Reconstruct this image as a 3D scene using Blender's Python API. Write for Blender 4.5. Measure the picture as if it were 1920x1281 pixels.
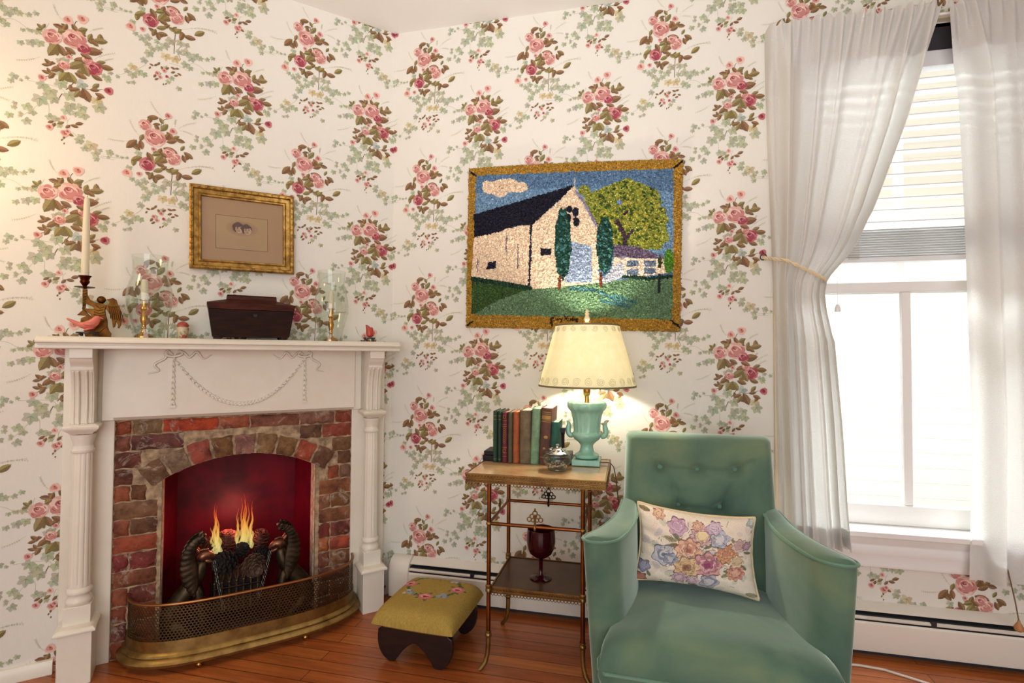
import bpy, math, random
import numpy as np
from mathutils import Matrix, Vector
from math import sin, cos, pi, sqrt, atan2
for _o in list(bpy.data.objects): bpy.data.objects.remove(_o)
SC=bpy.context.scene; COL=SC.collection
random.seed(7); RNG=np.random.default_rng(7)
# ---------------------------------------------------------------- camera, world, lights, exposure
PHI=0.7608                                   # the chimney wall stands at an angle to the back wall
cam=bpy.data.cameras.new('camera'); cam.sensor_width=36; cam.lens=18.315; cam.clip_start=.02
camo=bpy.data.objects.new('camera',cam); COL.objects.link(camo); SC.camera=camo
_y,_p,_r=0.2270,0.0256,0.0057
_fw=Vector((-sin(_y)*cos(_p),cos(_y)*cos(_p),sin(_p))); _rt=Vector((cos(_y),sin(_y),0)); _up=_rt.cross(_fw)
_r2=_rt*cos(_r)+_up*sin(_r); _u2=-_rt*sin(_r)+_up*cos(_r)
mw=Matrix((_r2,_u2,-_fw)).transposed().to_4x4(); mw.translation=Vector((1.2019,-2.4644,1.213)); camo.matrix_world=mw
W=bpy.data.worlds.new('world'); SC.world=W; W.use_nodes=True
bg=W.node_tree.nodes['Background']; bg.inputs[0].default_value=(.96,.98,1.0,1); bg.inputs[1].default_value=.5
VS=SC.view_settings; VS.view_transform='Standard'; VS.look='None'; VS.exposure=-0.12; VS.gamma=1.0; VS.use_curve_mapping=False
try:
    SC.cycles.use_denoising=True; SC.cycles.max_bounces=10; SC.cycles.transparent_max_bounces=24; SC.cycles.sample_clamp_indirect=6
except Exception: pass
def light(kind,name,loc,energy,col,size=.1,look=None,sy=None):
    l=bpy.data.lights.new(name,kind); l.energy=energy; l.color=col
    if kind=='AREA':
        l.size=size
        if sy: l.shape='RECTANGLE'; l.size_y=sy
    elif kind=='POINT': l.shadow_soft_size=size
    else: l.angle=size
    o=bpy.data.objects.new(name,l); o.location=loc; COL.objects.link(o)
    if look is not None: o.rotation_euler=(Vector(look)-Vector(loc)).to_track_quat('-Z','Y').to_euler()
    return o
light('SUN','sun',(0,-8,10),3.2,(1,.95,.86),.02,(1.5,-1.2,0))
light('AREA','rear_fill',(1.6,-5.4,1.5),95,(.975,.985,1),3.4,(1.0,0,1.0),2.4)  # added broad fill light behind the camera, evens out the room
light('POINT','floor_lamp_left',(-.98,-1.52,1.95),12,(1,.72,.40),.12)
light('AREA','ceiling_bounce',(1.1,-2.75,.95),13,(.97,.98,1),.9,(.75,-1.05,2.88)).data.spread=math.radians(80)  # added area light aimed upward to brighten the ceiling, not a fixture
light('AREA','above_window_fill',(2.4,1.15,3.75),430,(.92,.96,1.0),2.4,(2.3,-.2,1.1),1.2)  # added light outside, hidden above the view, brightens curtains and chair arm
# ---------------------------------------------------------------- helpers
def lin(v):
    v=v/255.0
    return v/12.92 if v<=.04045 else ((v+.055)/1.055)**2.4
def C3(c): return tuple(lin(x) for x in c[:3])
def C4(c): return C3(c)+(1.0,)
class NT:
    def __init__(s,name):
        s.m=bpy.data.materials.new(name); s.m.use_nodes=True; s.t=s.m.node_tree; s.n=s.t.nodes; s.n.clear()
        s.out=s.n.new('ShaderNodeOutputMaterial')
    def N(s,typ,**kw):
        n=s.n.new('ShaderNode'+typ)
        for k,v in kw.items():
            if k.startswith('i_'):
                key=k[2:]; key=int(key) if key.isdigit() else key.replace('_',' ')
                n.inputs[key].default_value=v
            else: setattr(n,k,v)
        return n
    def L(s,a,ao,b,bi): s.t.links.new(a.outputs[ao],b.inputs[bi])
def mat(name,col=(200,200,200),rough=.5,metal=0,col2=None,scale=20,stretch=(1,1,1),detail=3,bump=0,bscale=None,attr=False,
        spec=.5,sheen=0,coat=0,trans=0,contrast=(.35,.65),sheenc=None,attrmix=0,bstretch=None):
    t=NT(name); b=t.N('BsdfPrincipled'); b.inputs['Roughness'].default_value=rough; b.inputs['Metallic'].default_value=metal
    b.inputs['Specular IOR Level'].default_value=spec
    if sheen:
        b.inputs['Sheen Weight'].default_value=sheen; b.inputs['Sheen Roughness'].default_value=.35
        if sheenc: b.inputs['Sheen Tint'].default_value=C4(sheenc)
    if coat: b.inputs['Coat Weight'].default_value=coat; b.inputs['Coat Roughness'].default_value=.12
    co=t.N('TexCoord'); mp=t.N('Mapping'); mp.inputs['Scale'].default_value=stretch; t.L(co,'Object',mp,'Vector')
    src=None
    if attr:
        a=t.N('Attribute',attribute_name='Col'); src=(a,'Color')
    if col2 is not None:
        nz=t.N('TexNoise'); nz.inputs['Scale'].default_value=scale; nz.inputs['Detail'].default_value=detail; nz.inputs['Roughness'].default_value=.6
        t.L(mp,'Vector',nz,'Vector'); r=t.N('ValToRGB'); r.color_ramp.elements[0].position=contrast[0]; r.color_ramp.elements[1].position=contrast[1]
        t.L(nz,'Fac',r,'Fac')
        if attr:
            r.color_ramp.elements[0].color=(*[1-attrmix]*3,1); r.color_ramp.elements[1].color=(1,1,1,1)
            mx=t.N('Mix',data_type='RGBA',blend_type='MULTIPLY'); mx.inputs[0].default_value=1
            t.L(a,'Color',mx,6); t.L(r,'Color',mx,7); src=(mx,2)
        else:
            r.color_ramp.elements[0].color=C4(col); r.color_ramp.elements[1].color=C4(col2); src=(r,'Color')
    if src: t.L(src[0],src[1],b,'Base Color')
    else: b.inputs['Base Color'].default_value=C4(col)
    if bump:
        nb=t.N('TexNoise'); nb.inputs['Scale'].default_value=bscale or scale; nb.inputs['Detail'].default_value=3
        if bstretch:
            m2=t.N('Mapping'); m2.inputs['Scale'].default_value=bstretch; t.L(co,'Object',m2,'Vector'); t.L(m2,'Vector',nb,'Vector')
        else: t.L(mp,'Vector',nb,'Vector')
        bp=t.N('Bump'); bp.inputs['Strength'].default_value=bump; bp.inputs['Distance'].default_value=.004
        t.L(nb,'Fac',bp,'Height'); t.L(bp,'Normal',b,'Normal')
    if trans:
        tr=t.N('BsdfTranslucent')
        if src: t.L(src[0],src[1],tr,'Color')
        else: tr.inputs['Color'].default_value=C4(col)
        if bump: t.L(bp,'Normal',tr,'Normal')
        mx=t.N('MixShader'); mx.inputs[0].default_value=trans; t.L(b,'BSDF',mx,1); t.L(tr,'BSDF',mx,2); t.L(mx,'Shader',t.out,'Surface')
    else: t.L(b,'BSDF',t.out,'Surface')
    return t.m
def glassmat(name,tint=(245,250,250),refl=.9,blend=.35,rough=.02):
    t=NT(name); tr=t.N('BsdfTransparent'); tr.inputs['Color'].default_value=C4(tint); g=t.N('BsdfGlossy'); g.inputs['Roughness'].default_value=rough
    g.inputs['Color'].default_value=(refl,refl,refl,1)
    lw=t.N('LayerWeight'); lw.inputs['Blend'].default_value=.5; pw=t.N('Math',operation='POWER'); pw.inputs[1].default_value=3.5; t.L(lw,'Facing',pw,0)
    ma=t.N('Math',operation='MULTIPLY_ADD'); ma.inputs[1].default_value=blend; ma.inputs[2].default_value=.028; t.L(pw,0,ma,0); mx=t.N('MixShader')
    t.L(ma,0,mx,0); t.L(tr,'BSDF',mx,1); t.L(g,'BSDF',mx,2); t.L(mx,'Shader',t.out,'Surface'); return t.m
class M:
    def __init__(s): s.v=[]; s.f=[]; s.c=[]; s.m=[]
    def add(s,v,f,col=(255,255,255),m=0,T=None):
        o=len(s.v)
        if T is not None: v=[tuple(T@Vector(p)) for p in v]
        s.v.extend([tuple(p) for p in v]); s.f.extend([tuple(i+o for i in q) for q in f])
        s.c.extend([col]*len(f)); s.m.extend([m]*len(f)); return s
    def box(s,x0,x1,y0,y1,z0,z1,**k):
        v=[(x,y,z) for z in(z0,z1) for y in(y0,y1) for x in(x0,x1)]
        return s.add(v,[(0,2,3,1),(4,5,7,6),(0,1,5,4),(2,6,7,3),(0,4,6,2),(1,3,7,5)],**k)
    def lathe(s,prof,n=28,c=(0,0,0),sx=1,sy=1,mod=None,cap=True,**k):
        v=[];f=[]
        for r,z in prof:
            for i in range(n):
                a=2*pi*i/n; rr=r*(mod(a,z) if mod else 1); v.append((c[0]+rr*cos(a)*sx,c[1]+rr*sin(a)*sy,c[2]+z))
        for j in range(len(prof)-1):
            for i in range(n):
                a=j*n+i;b=j*n+(i+1)%n; f.append((a,b,b+n,a+n))
        if cap and prof[0][0]>1e-6: f.append(tuple(range(n-1,-1,-1)))
        if cap and prof[-1][0]>1e-6: f.append(tuple((len(prof)-1)*n+i for i in range(n)))
        return s.add(v,f,**k)
    def tube(s,pts,r,n=8,closed=False,flat=1.0,**k):
        P=[Vector(p) for p in pts]; m=len(P); R=r if hasattr(r,'__len__') else [r]*m
        v=[];f=[]; up=None
        for i in range(m):
            if closed: d=P[(i+1)%m]-P[i-1]
            else: d=P[min(i+1,m-1)]-P[max(i-1,0)]
            d.normalize()
            if up is None:
                up=Vector((0,0,1)) if abs(d.z)<.9 else Vector((0,1,0))
            u=(up-d*up.dot(d))
            if u.length<1e-5: u=d.orthogonal()
            u.normalize(); w=d.cross(u); up=u
            for j in range(n):
                a=2*pi*j/n; v.append(P[i]+u*(R[i]*cos(a)*flat)+w*(R[i]*sin(a)))
        for i in range(m if closed else m-1):
            for j in range(n):
                a=i*n+j; b=i*n+(j+1)%n; i2=(i+1)%m
                f.append((a,b,i2*n+(j+1)%n,i2*n+j))
        if not closed:
            f.append(tuple(range(n-1,-1,-1))); f.append(tuple((m-1)*n+j for j in range(n)))
        return s.add(v,f,**k)
    def grid(s,P,cu=False,cv=False,cols=None,**k):
        P=np.asarray(P,float); nu,nv=P.shape[:2]; f=[]
        for i in range(nu if cu else nu-1):
            for j in range(nv if cv else nv-1):
                i2=(i+1)%nu;j2=(j+1)%nv; f.append((i*nv+j,i2*nv+j,i2*nv+j2,i*nv+j2))
        n0=len(s.c); s.add(P.reshape(-1,3).tolist(),f,**k)
        if cols is not None: s.c[n0:]=[tuple(q) for q in np.asarray(cols).reshape(-1,3)]
        return s
    def prism(s,poly,y0,y1,axis='y',**k):
        n=len(poly)
        def pt(a,b,h): return {'y':(a,h,b),'z':(a,b,h),'x':(h,a,b)}[axis]
        v=[pt(a,b,y0) for a,b in poly]+[pt(a,b,y1) for a,b in poly]
        f=[tuple(range(n)),tuple(range(2*n-1,n-1,-1))]+[(i,i+n,(i+1)%n+n,(i+1)%n) for i in range(n)]
        return s.add(v,f,**k)
    def ell(s,c,rx,ry,rz,n=16,T=None,**k):
        prof=[(sin(pi*j/(n//2)),-cos(pi*j/(n//2))) for j in range(n//2+1)]
        prof[0]=(0,-1);prof[-1]=(0,1)
        v=[];f=[]
        for r,z in prof:
            for i in range(n): v.append((c[0]+rx*r*cos(2*pi*i/n),c[1]+ry*r*sin(2*pi*i/n),c[2]+rz*z))
        for j in range(len(prof)-1):
            for i in range(n):
                a=j*n+i;b=j*n+(i+1)%n; f.append((a,b,b+n,a+n))
        return s.add(v,f,T=T,**k)
    def sweep(s,prof,path,closed=False,cols=None,**k):
        # prof: (out,z) open list; path: plan (x,y) list, 'out' is to the right of travel; mitred
        m=len(path); P=[Vector((a,b)) for a,b in path]; V=[]
        for i in range(m):
            a=P[i-1] if (closed or i>0) else None; b=P[(i+1)%m] if (closed or i<m-1) else None
            d1=(P[i]-a).normalized() if a is not None else None; d2=(b-P[i]).normalized() if b is not None else None
            if d1 is None:d1=d2
            if d2 is None:d2=d1
            n1=Vector((d1.y,-d1.x));n2=Vector((d2.y,-d2.x)); n=(n1+n2)
            if n.length<1e-6:n=n1
            n.normalize(); n=n/max(.25,n.dot(n1))
            V.append([(P[i].x+n.x*o,P[i].y+n.y*o,z) for o,z in prof])
        s.grid(V,cu=closed,**k)
        if not closed:
            q=len(prof); o=len(s.v)-m*q; s.f.append(tuple(o+j for j in range(q))); s.f.append(tuple(o+(m-1)*q+j for j in range(q-1,-1,-1)))
            s.c+= [k.get('col',(255,255,255))]*2; s.m+=[k.get('m',0)]*2
        return s
def obj(name,mb,mats,parent=None,loc=None,rotz=0,bevel=0,seg=2,sharp=38,subsurf=0,solid=0,flip=False,rot=None,fixn=True):
    me=bpy.data.meshes.new(name); me.from_pydata(mb.v,[],mb.f)
    if not isinstance(mats,(list,tuple)): mats=[mats]
    for q in mats: me.materials.append(q)
    if len(mats)>1: me.polygons.foreach_set('material_index',mb.m)
    cs=mb.c
    if any(c!=(255,255,255) for c in cs):
        ca=me.color_attributes.new('Col','FLOAT_COLOR','CORNER')
        lut={}; arr=[]
        for p,c in zip(me.polygons,cs):
            q=lut.get(c)
            if q is None: q=lut[c]=C4(c)
            arr.extend(q*p.loop_total)
        ca.data.foreach_set('color',arr)
    if fixn:
        import bmesh
        bm=bmesh.new(); bm.from_mesh(me); bmesh.ops.recalc_face_normals(bm,faces=bm.faces); bm.to_mesh(me); bm.free()
    if sharp:
        me.polygons.foreach_set('use_smooth',[True]*len(me.polygons)); me.set_sharp_from_angle(angle=math.radians(sharp))
    o=bpy.data.objects.new(name,me); COL.objects.link(o)
    if parent: o.parent=parent
    if loc is not None: o.location=loc
    if rotz: o.rotation_euler=(0,0,rotz)
    if rot is not None: o.rotation_euler=rot
    if solid: q=o.modifiers.new('solid','SOLIDIFY'); q.thickness=solid; q.offset=0
    if bevel: q=o.modifiers.new('bevel','BEVEL'); q.width=bevel; q.segments=seg; q.limit_method='ANGLE'; q.angle_limit=math.radians(40); q.harden_normals=False
    if subsurf: q=o.modifiers.new('sub','SUBSURF'); q.levels=subsurf; q.render_levels=subsurf
    return o
def tag(o,label=None,cat=None,group=None,kind=None):
    if label:o['label']=label
    if cat:o['category']=cat
    if group:o['group']=group
    if kind:o['kind']=kind
    return o
def thing(name,label,cat,loc=(0,0,0),rotz=0,group=None):
    o=bpy.data.objects.new(name,None); o.empty_display_size=.05; COL.objects.link(o); o.location=loc; o.rotation_euler=(0,0,rotz)
    return tag(o,label,cat,group)
def copytree(r,loc,rotz=None,label=None):
    c=r.copy(); COL.objects.link(c); c.location=loc
    if rotz is not None: c.rotation_euler=(0,0,rotz)
    if label:c['label']=label
    for ch in list(r.children):
        d=ch.copy(); COL.objects.link(d); d.parent=c
        for g in list(ch.children):
            e=g.copy(); COL.objects.link(e); e.parent=d
    return c
TV=Vector((-cos(PHI),-sin(PHI),0)); NV=Vector((sin(PHI),-cos(PHI),0))
def PD(s,off,z=0): return TV*s+NV*off+Vector((0,0,z))      # a point by the chimney wall: distance from the corner, distance off the wall
def interp(x,xs,ys): return float(np.interp(x,xs,ys))
def jit(c,a): return tuple(int(max(0,min(255,x+random.uniform(-a,a)))) for x in c)
class Canvas:                                               # small colour raster used for woven and hooked surfaces
    def __init__(s,w,h,col,x0=0,y0=0,sx=1,sy=1):
        s.a=np.zeros((h,w,3)); s.a[:]=col; yy,xx=np.mgrid[0:h,0:w]; s.X=x0+(xx+.5)*sx; s.Y=y0+(yy+.5)*sy
    def put(s,mask,col,j=0):
        n=int(mask.sum())
        if n: s.a[mask]=np.clip(np.array(col)+ (RNG.normal(0,j,(n,1)) if j else 0),0,255)
    def ell(s,cx,cy,rx,ry,col,rot=0,j=0,wob=0,ph=0,lob=5):
        dx=s.X-cx;dy=s.Y-cy; c_,s_=cos(rot),sin(rot); u=(dx*c_+dy*s_)/rx; v=(-dx*s_+dy*c_)/ry
        k=1+wob*np.sin(np.arctan2(v,u)*lob+ph) if wob else 1
        s.put(u*u+v*v<k*k,col,j)
    def poly(s,pts,col,j=0):
        ins=np.zeros(s.X.shape,bool); n=len(pts)
        for i in range(n):
            x1,y1=pts[i];x2,y2=pts[(i+1)%n]
            if y1==y2: continue
            q=((s.Y>=min(y1,y2))&(s.Y<max(y1,y2)))&(s.X<(x2-x1)*(s.Y-y1)/(y2-y1)+x1); ins^=q
        s.put(ins,col,j)
    def line(s,pts,w,col,j=0):
        for (x1,y1),(x2,y2) in zip(pts[:-1],pts[1:]):
            d=max(1e-9,(x2-x1)**2+(y2-y1)**2); t=np.clip(((s.X-x1)*(x2-x1)+(s.Y-y1)*(y2-y1))/d,0,1)
            s.put((s.X-x1-t*(x2-x1))**2+(s.Y-y1-t*(y2-y1))**2<w*w/4,col,j)
    def cols(s): return np.rint(s.a).astype(int)
# ---------------------------------------------------------------- wallpaper motif (mm, relative to the big rose)
W_R=[[0,0,40.3,0],[66,-76,28.6,0],[50,-56,23.4,0],[-25,-115,29.9,1],[-36,47,24.0,0],[316,-272,40.3,0],[346,-301,23.4,1],[250,-283,31.2,0],[378,-371,29.9,1],[288,-384,19.5,0],[357,-342,16.9,0]]
W_B=[[44,103,13.6,0],[62,41,14.3,0],[-91,-163,17.6,2],[-51,-161,10.4,0],[-4,-49,9.8,0],[296,-203,16.9,2],[340,-185,18.2,2],[224,-451,13.0,0],[428,-449,15.6,1],[302,-348,9.8,0],[27,-314,9.1,0],[2,-331,9.1,0],[13,-345,7.8,0],[36,-336,6.5,1],[290,-591,10.4,2],[250,-637,11.7,0],[296,-650,14.3,0],[304,-642,9.1,0]]
W_L=[[-9,84,37.7,10,0],[21,76,26.0,-60,1],[5,45,29.2,120,0],[31,50,39.0,55,1],[51,21,32.5,-50,0],[58,-3,35.8,20,0],[40,13,32.5,60,0],[-46,-8,29.2,70,1],[-79,-41,48.7,50,0],[-47,-38,35.8,-80,0],[54,-43,48.7,-15,0],[88,6,32.5,170,0],[73,18,26.0,30,1],[103,-68,31.2,-70,0],[119,-51,37.7,-35,0],[97,-24,24.7,60,1],[-61,-99,39.0,30,1],[-16,-83,39.0,-60,0],[12,-90,40.3,60,1],[34,-90,37.7,30,0],[20,-109,32.5,-20,0],[13,-135,33.8,20,1],[-12,-162,32.5,70,0],[3,-174,31.2,-80,0],[17,-160,35.1,5,0],[71,-130,33.8,45,1],[85,-149,33.8,75,0],[115,-145,40.3,0,0],[50,-130,28.6,150,1],[150,-115,42.2,35,1],[17,-55,32.5,70,0],[5,-68,29.9,20,1],[32,-66,32.5,-40,0],[268,-237,32.5,170,0],[288,-234,28.6,70,0],[316,-228,31.2,-60,0],[340,-228,33.8,30,1],[341,-246,23.4,-20,0],[279,-253,27.3,30,1],[364,-248,28.6,70,1],[397,-255,44.2,10,1],[380,-270,27.3,-35,0],[366,-268,20.8,-30,0],[373,-304,59.8,10,0],[254,-332,57.2,65,1],[279,-329,41.6,-65,0],[305,-322,35.8,-30,0],[355,-331,37.7,-20,0],[341,-350,46.8,10,0],[322,-375,53.3,35,1],[353,-385,48.1,-65,1],[419,-357,40.3,0,0],[400,-341,29.9,20,1],[389,-406,35.1,-20,0],[240,-385,26.0,-40,0],[234,-398,23.4,10,0],[248,-389,22.1,60,0],[234,-426,23.4,-20,0],[243,-418,20.8,-60,0],[251,-436,28.6,60,0],[265,-405,37.7,40,0],[286,-430,44.2,60,1],[312,-428,44.2,-60,1],[339,-412,37.7,-20,0],[322,-471,31.2,20,0],[330,-486,33.8,60,1],[357,-485,52.0,-65,0],[386,-440,29.9,50,1],[400,-475,31.2,-20,0],[383,-457,28.6,10,0],[214,-255,22.1,-40,1],[225,-250,19.5,70,1],[-18,-301,14.3,-20,0],[-3,-297,15.6,40,0],[6,-289,15.6,60,0],[57,-294,16.9,-20,0],[71,-292,15.6,10,0],[57,-312,16.9,30,0],[80,-314,15.6,-20,0],[68,-323,15.6,20,0],[-24,-315,11.7,60,0],[-6,-344,16.9,60,0],[0,-356,15.6,40,0],[24,-372,9.1,80,0],[33,-368,9.1,60,0],[18,-305,16.9,110,0],[36,-301,16.9,40,0],[253,-615,19.5,30,0],[262,-625,19.5,60,0],[282,-613,22.1,30,1],[324,-616,23.4,-10,0],[338,-603,24.7,20,0],[304,-622,19.5,50,0],[293,-667,13.0,80,0],[287,-678,9.1,70,0],[294,-691,7.8,80,0],[313,-652,19.5,-30,0]]
W_I=[[-85,-138,15.6,0],[-75,-184,14.3,0],[-51,-196,20.8,0],[-30,-186,20.8,0],[-33,-213,18.2,0],[-15,-230,19.5,0],[24,-204,24.7,0],[47,-177,26.0,0],[83,-175,23.4,0],[101,-178,19.5,0],[106,-211,27.3,0],[138,-214,20.8,0],[124,-230,23.4,0],[153,-222,16.9,0],[179,-219,14.3,0],[202,-206,14.3,0],[30,-247,24.7,1],[62,-250,24.7,1],[103,-263,23.4,0],[118,-274,18.2,0],[-27,-252,23.4,0],[-42,-287,19.5,0],[165,-282,11.7,0],[188,-278,11.7,0],[-55,-73,18.2,0],[-152,-87,15.6,0],[-125,-99,9.1,0],[-109,-102,9.1,0],[-94,-101,9.1,0],[30,-297,13.0,0],[51,-338,15.6,0],[42,-354,14.3,0],[80,-373,15.6,0],[6,-330,13.0,0],[-81,-324,22.1,1],[-60,-340,20.8,0],[-44,-346,18.2,0],[-81,-357,23.4,0],[-99,-347,15.6,0],[-80,-390,13.0,0],[-95,-395,10.4,0],[-129,-380,11.7,0],[-153,-371,14.3,0],[-163,-392,14.3,0],[6,-220,19.5,0],[77,-216,16.9,0],[0,-196,15.6,0],[205,-274,19.5,0],[214,-316,22.1,0],[188,-322,22.1,0],[159,-332,15.6,0],[182,-276,10.4,0],[344,-442,28.6,2],[291,-362,18.2,0],[274,-367,18.2,0],[280,-456,28.6,0],[251,-494,28.6,0],[228,-477,26.0,0],[305,-496,29.9,0],[220,-532,33.8,0],[260,-521,26.0,0],[309,-536,27.3,0],[344,-536,26.0,0],[297,-558,24.7,0],[353,-563,26.0,0],[325,-563,18.2,0],[389,-494,26.0,1],[397,-521,31.2,0],[234,-510,13.0,0],[145,-464,19.5,0],[136,-484,14.3,0],[165,-475,9.1,0],[182,-462,10.4,0],[274,-418,16.9,0],[414,-391,14.3,0],[422,-403,16.9,0],[181,-570,22.1,0],[201,-588,19.5,0],[149,-566,11.7,0],[146,-582,13.0,0],[135,-613,18.2,0],[181,-626,20.8,0],[164,-611,9.1,0],[167,-601,10.4,0],[247,-594,19.5,0],[270,-597,18.2,0],[279,-622,14.3,0],[341,-667,20.8,0],[344,-650,16.9,0],[377,-678,29.9,1],[355,-695,18.2,0],[389,-709,19.5,0],[403,-694,13.0,0],[394,-729,15.6,0],[436,-697,16.9,0],[430,-716,9.1,0]]
W_S=[[[62,-143],[60,-191],[59,-231],4],[[44,91],[22,70],[20,17],3],[[327,-429],[308,-461],[295,-479],4],[[284,-497],[277,-513],[271,-530],4],[[324,-197],[316,-211],[313,-242],3],[[83,-193],[74,-216],[84,-249],2],[[296,-397],[296,-368],[313,-335],3],[[239,-234],[222,-267],[193,-276],1],[[234,-443],[257,-428],[274,-400],3],[[135,-223],[182,-216],[205,-207],1],[[106,-267],[141,-253],[182,-281],1],[[-39,-299],[-60,-327],[-138,-382],1],[[-30,-240],[-36,-263],[-39,-299],1],[[-94,-102],[-128,-109],[-177,-111],1],[[408,-448],[381,-456],[353,-460],2],[[291,-494],[268,-475],[182,-473],1],[[112,-291],[77,-278],[42,-277],1],[[244,-544],[247,-568],[245,-597],1],[[310,-588],[301,-610],[313,-629],1],[[204,-574],[181,-600],[158,-620],1],[[318,-641],[352,-675],[386,-719],1],[[403,-721],[425,-724],[450,-724],1],[[239,-543],[216,-558],[204,-574],1]]
W_P=[[22,94,-17,147],[82,59,140,95],[82,50,130,43],[70,63,71,92],[-52,-4,-86,53],[-85,-30,-152,-37],[82,-119,210,-85],[135,-93,213,-92],[276,-206,252,-159],[361,-228,403,-201],[378,-336,442,-291],[397,-344,436,-316],[217,-372,153,-403],[394,-306,403,-284]]
ZF=[0]
def wobble(x,y,r,n,amp,lob,ph=0,sq=1.0):
    return [(x+r*(1+amp*sin(lob*a+ph))*cos(a),y+r*sq*(1+amp*sin(lob*a+ph))*sin(a)) for a in [2*pi*i/n for i in range(n)]]
RC={0:((214,170,158),(192,130,124),(226,196,184),(168,90,92),(132,60,66)),1:((188,112,114),(154,66,80),(206,152,148),(132,46,64),(98,34,48)),2:((224,184,170),(206,150,138),(230,202,190),(188,118,108),(150,80,76))}
def rose(P,x,y,r,t):
    a,b,c_,d,e=RC[t]; k=random.uniform(0,6)
    P(wobble(x,y,r,18,.06,7,k),a)
    for q in range(5):
        g=k+q*1.256; P(wobble(x+.62*r*cos(g),y+.62*r*sin(g),.42*r,9,.06,3,q),(b,a,c_,b,a)[q])
    P(wobble(x-.05*r,y-.3*r,.6*r,12,.05,5,k,.7),b)
    P(wobble(x,y+.1*r,.62*r,14,.05,5,k,.85),c_); P(wobble(x+.1*r,y-.05*r,.5*r,12,.06,5,k,.8),b)
    P(wobble(x-.12*r,y+.2*r,.4*r,12,.06,4,k,.8),d); P(wobble(x-.05*r,y+.16*r,.3*r,10,.05,4,k,.8),a); P(wobble(x-.14*r,y+.24*r,.2*r,9,.08,3,k,.8),e); P(wobble(x-.1*r,y+.28*r,.1*r,7,.05,3,k),b)
    for g,rr in((-.6,.8),(-1.6,.86),(.5,.78),(-2.5,.8)):
        o=[(x+rr*r*cos(g+h),y+rr*r*.9*sin(g+h)) for h in(-.35,-.15,.1,.35)]; i=[(x+(rr-.1)*r*cos(g+h),y+(rr-.1)*r*.9*sin(g+h)) for h in(.2,0,-.2)]
        P(o+i,d)
def leaf(P,x,y,L,ang,o,w=.54):
    t=math.radians(ang); dx,dy=cos(t),sin(t); nx,ny=-dy,dx
    A,B=((116,88,58),(146,114,78)) if o==0 else ((120,108,64),(150,136,88))
    prof=[(-.5,0),(-.42,.16),(-.28,.34),(-.08,.46),(.1,.46),(.26,.35),(.4,.17),(.5,0)]
    f=lambda u,v:(x+dx*u*L+nx*v*L*w*2*.5,y+dy*u*L+ny*v*L*w*2*.5)
    P([f(u,v) for u,v in prof],jit(B,6)); P([f(u,-v) for u,v in prof],jit(A,6)); P([f(-.5,.03),f(.4,.012),f(.4,-.012),f(-.5,-.03)],(102,80,52))
    if L>38:
        for q in(-.25,-.02,.2): P([f(q,0),f(q+.17,.3),f(q+.2,.29),f(q+.06,0)],tuple(int(c*.93) for c in B)); P([f(q,0),f(q+.17,-.3),f(q+.2,-.29),f(q+.06,0)],tuple(int(c*1.09) for c in A))
def ivy(P,x,y,r,t):
    k=random.uniform(-.9,.9)-pi/2
    A,B=[((166,170,144),(182,184,158)),((196,178,136),(206,192,154)),((162,174,160),(184,192,180))][t]
    pts=[]
    for q,(a,rr) in enumerate([(0,1.08),(.22,.86),(.45,.64),(.72,.84),(.98,.94),(1.22,.76),(1.5,.60),(1.85,.74),(2.15,.74),(2.75,.42)]): pts.append((a,rr))
    full=[(x+r*rr*cos(k+a),y+r*rr*sin(k+a)) for a,rr in pts]; oth=[(x+r*rr*cos(k-a),y+r*rr*sin(k-a)) for a,rr in pts]
    P(full+[(x-.2*r*cos(k),y-.2*r*sin(k))],jit(A,7)); P(oth+[(x-.2*r*cos(k),y-.2*r*sin(k))],jit(B,7))
    for a,rr in((0,.85),(.95,.7),(-.95,.7)):
        q=k+a; n=(-sin(q)*r*.05,cos(q)*r*.05); P([(x+n[0],y+n[1]),(x+r*rr*cos(q),y+r*rr*sin(q)),(x-n[0],y-n[1])],(132,144,108))
def bud(P,x,y,r,t):
    a,b,c_,d,e=RC[t]; k=random.uniform(0,6)
    P(wobble(x,y,r,10,.12,3,k),a); P(wobble(x-.2*r,y+.1*r,.6*r,8,.1,3,k),b); P(wobble(x+.1*r,y-.1*r,.35*r,7,.1,3,k),d); P(wobble(x-.1*r,y+.25*r,.2*r,6,.1,3,k),e)
def bez(a,b,c_,n=9): return [((1-t)**2*a[0]+2*t*(1-t)*b[0]+t*t*c_[0],(1-t)**2*a[1]+2*t*(1-t)*b[1]+t*t*c_[1]) for t in [i/(n-1) for i in range(n)]]
def strip(P,pts,w,col):
    L=[];R=[]
    for i,(x,y) in enumerate(pts):
        a=pts[max(0,i-1)];b=pts[min(len(pts)-1,i+1)]; d=sqrt((b[0]-a[0])**2+(b[1]-a[1])**2)+1e-9; nx,ny=-(b[1]-a[1])/d*w/2,(b[0]-a[0])/d*w/2
        L.append((x+nx,y+ny));R.append((x-nx,y-ny))
    for i in range(len(pts)-1): P([L[i],L[i+1],R[i+1],R[i]],col)
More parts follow.
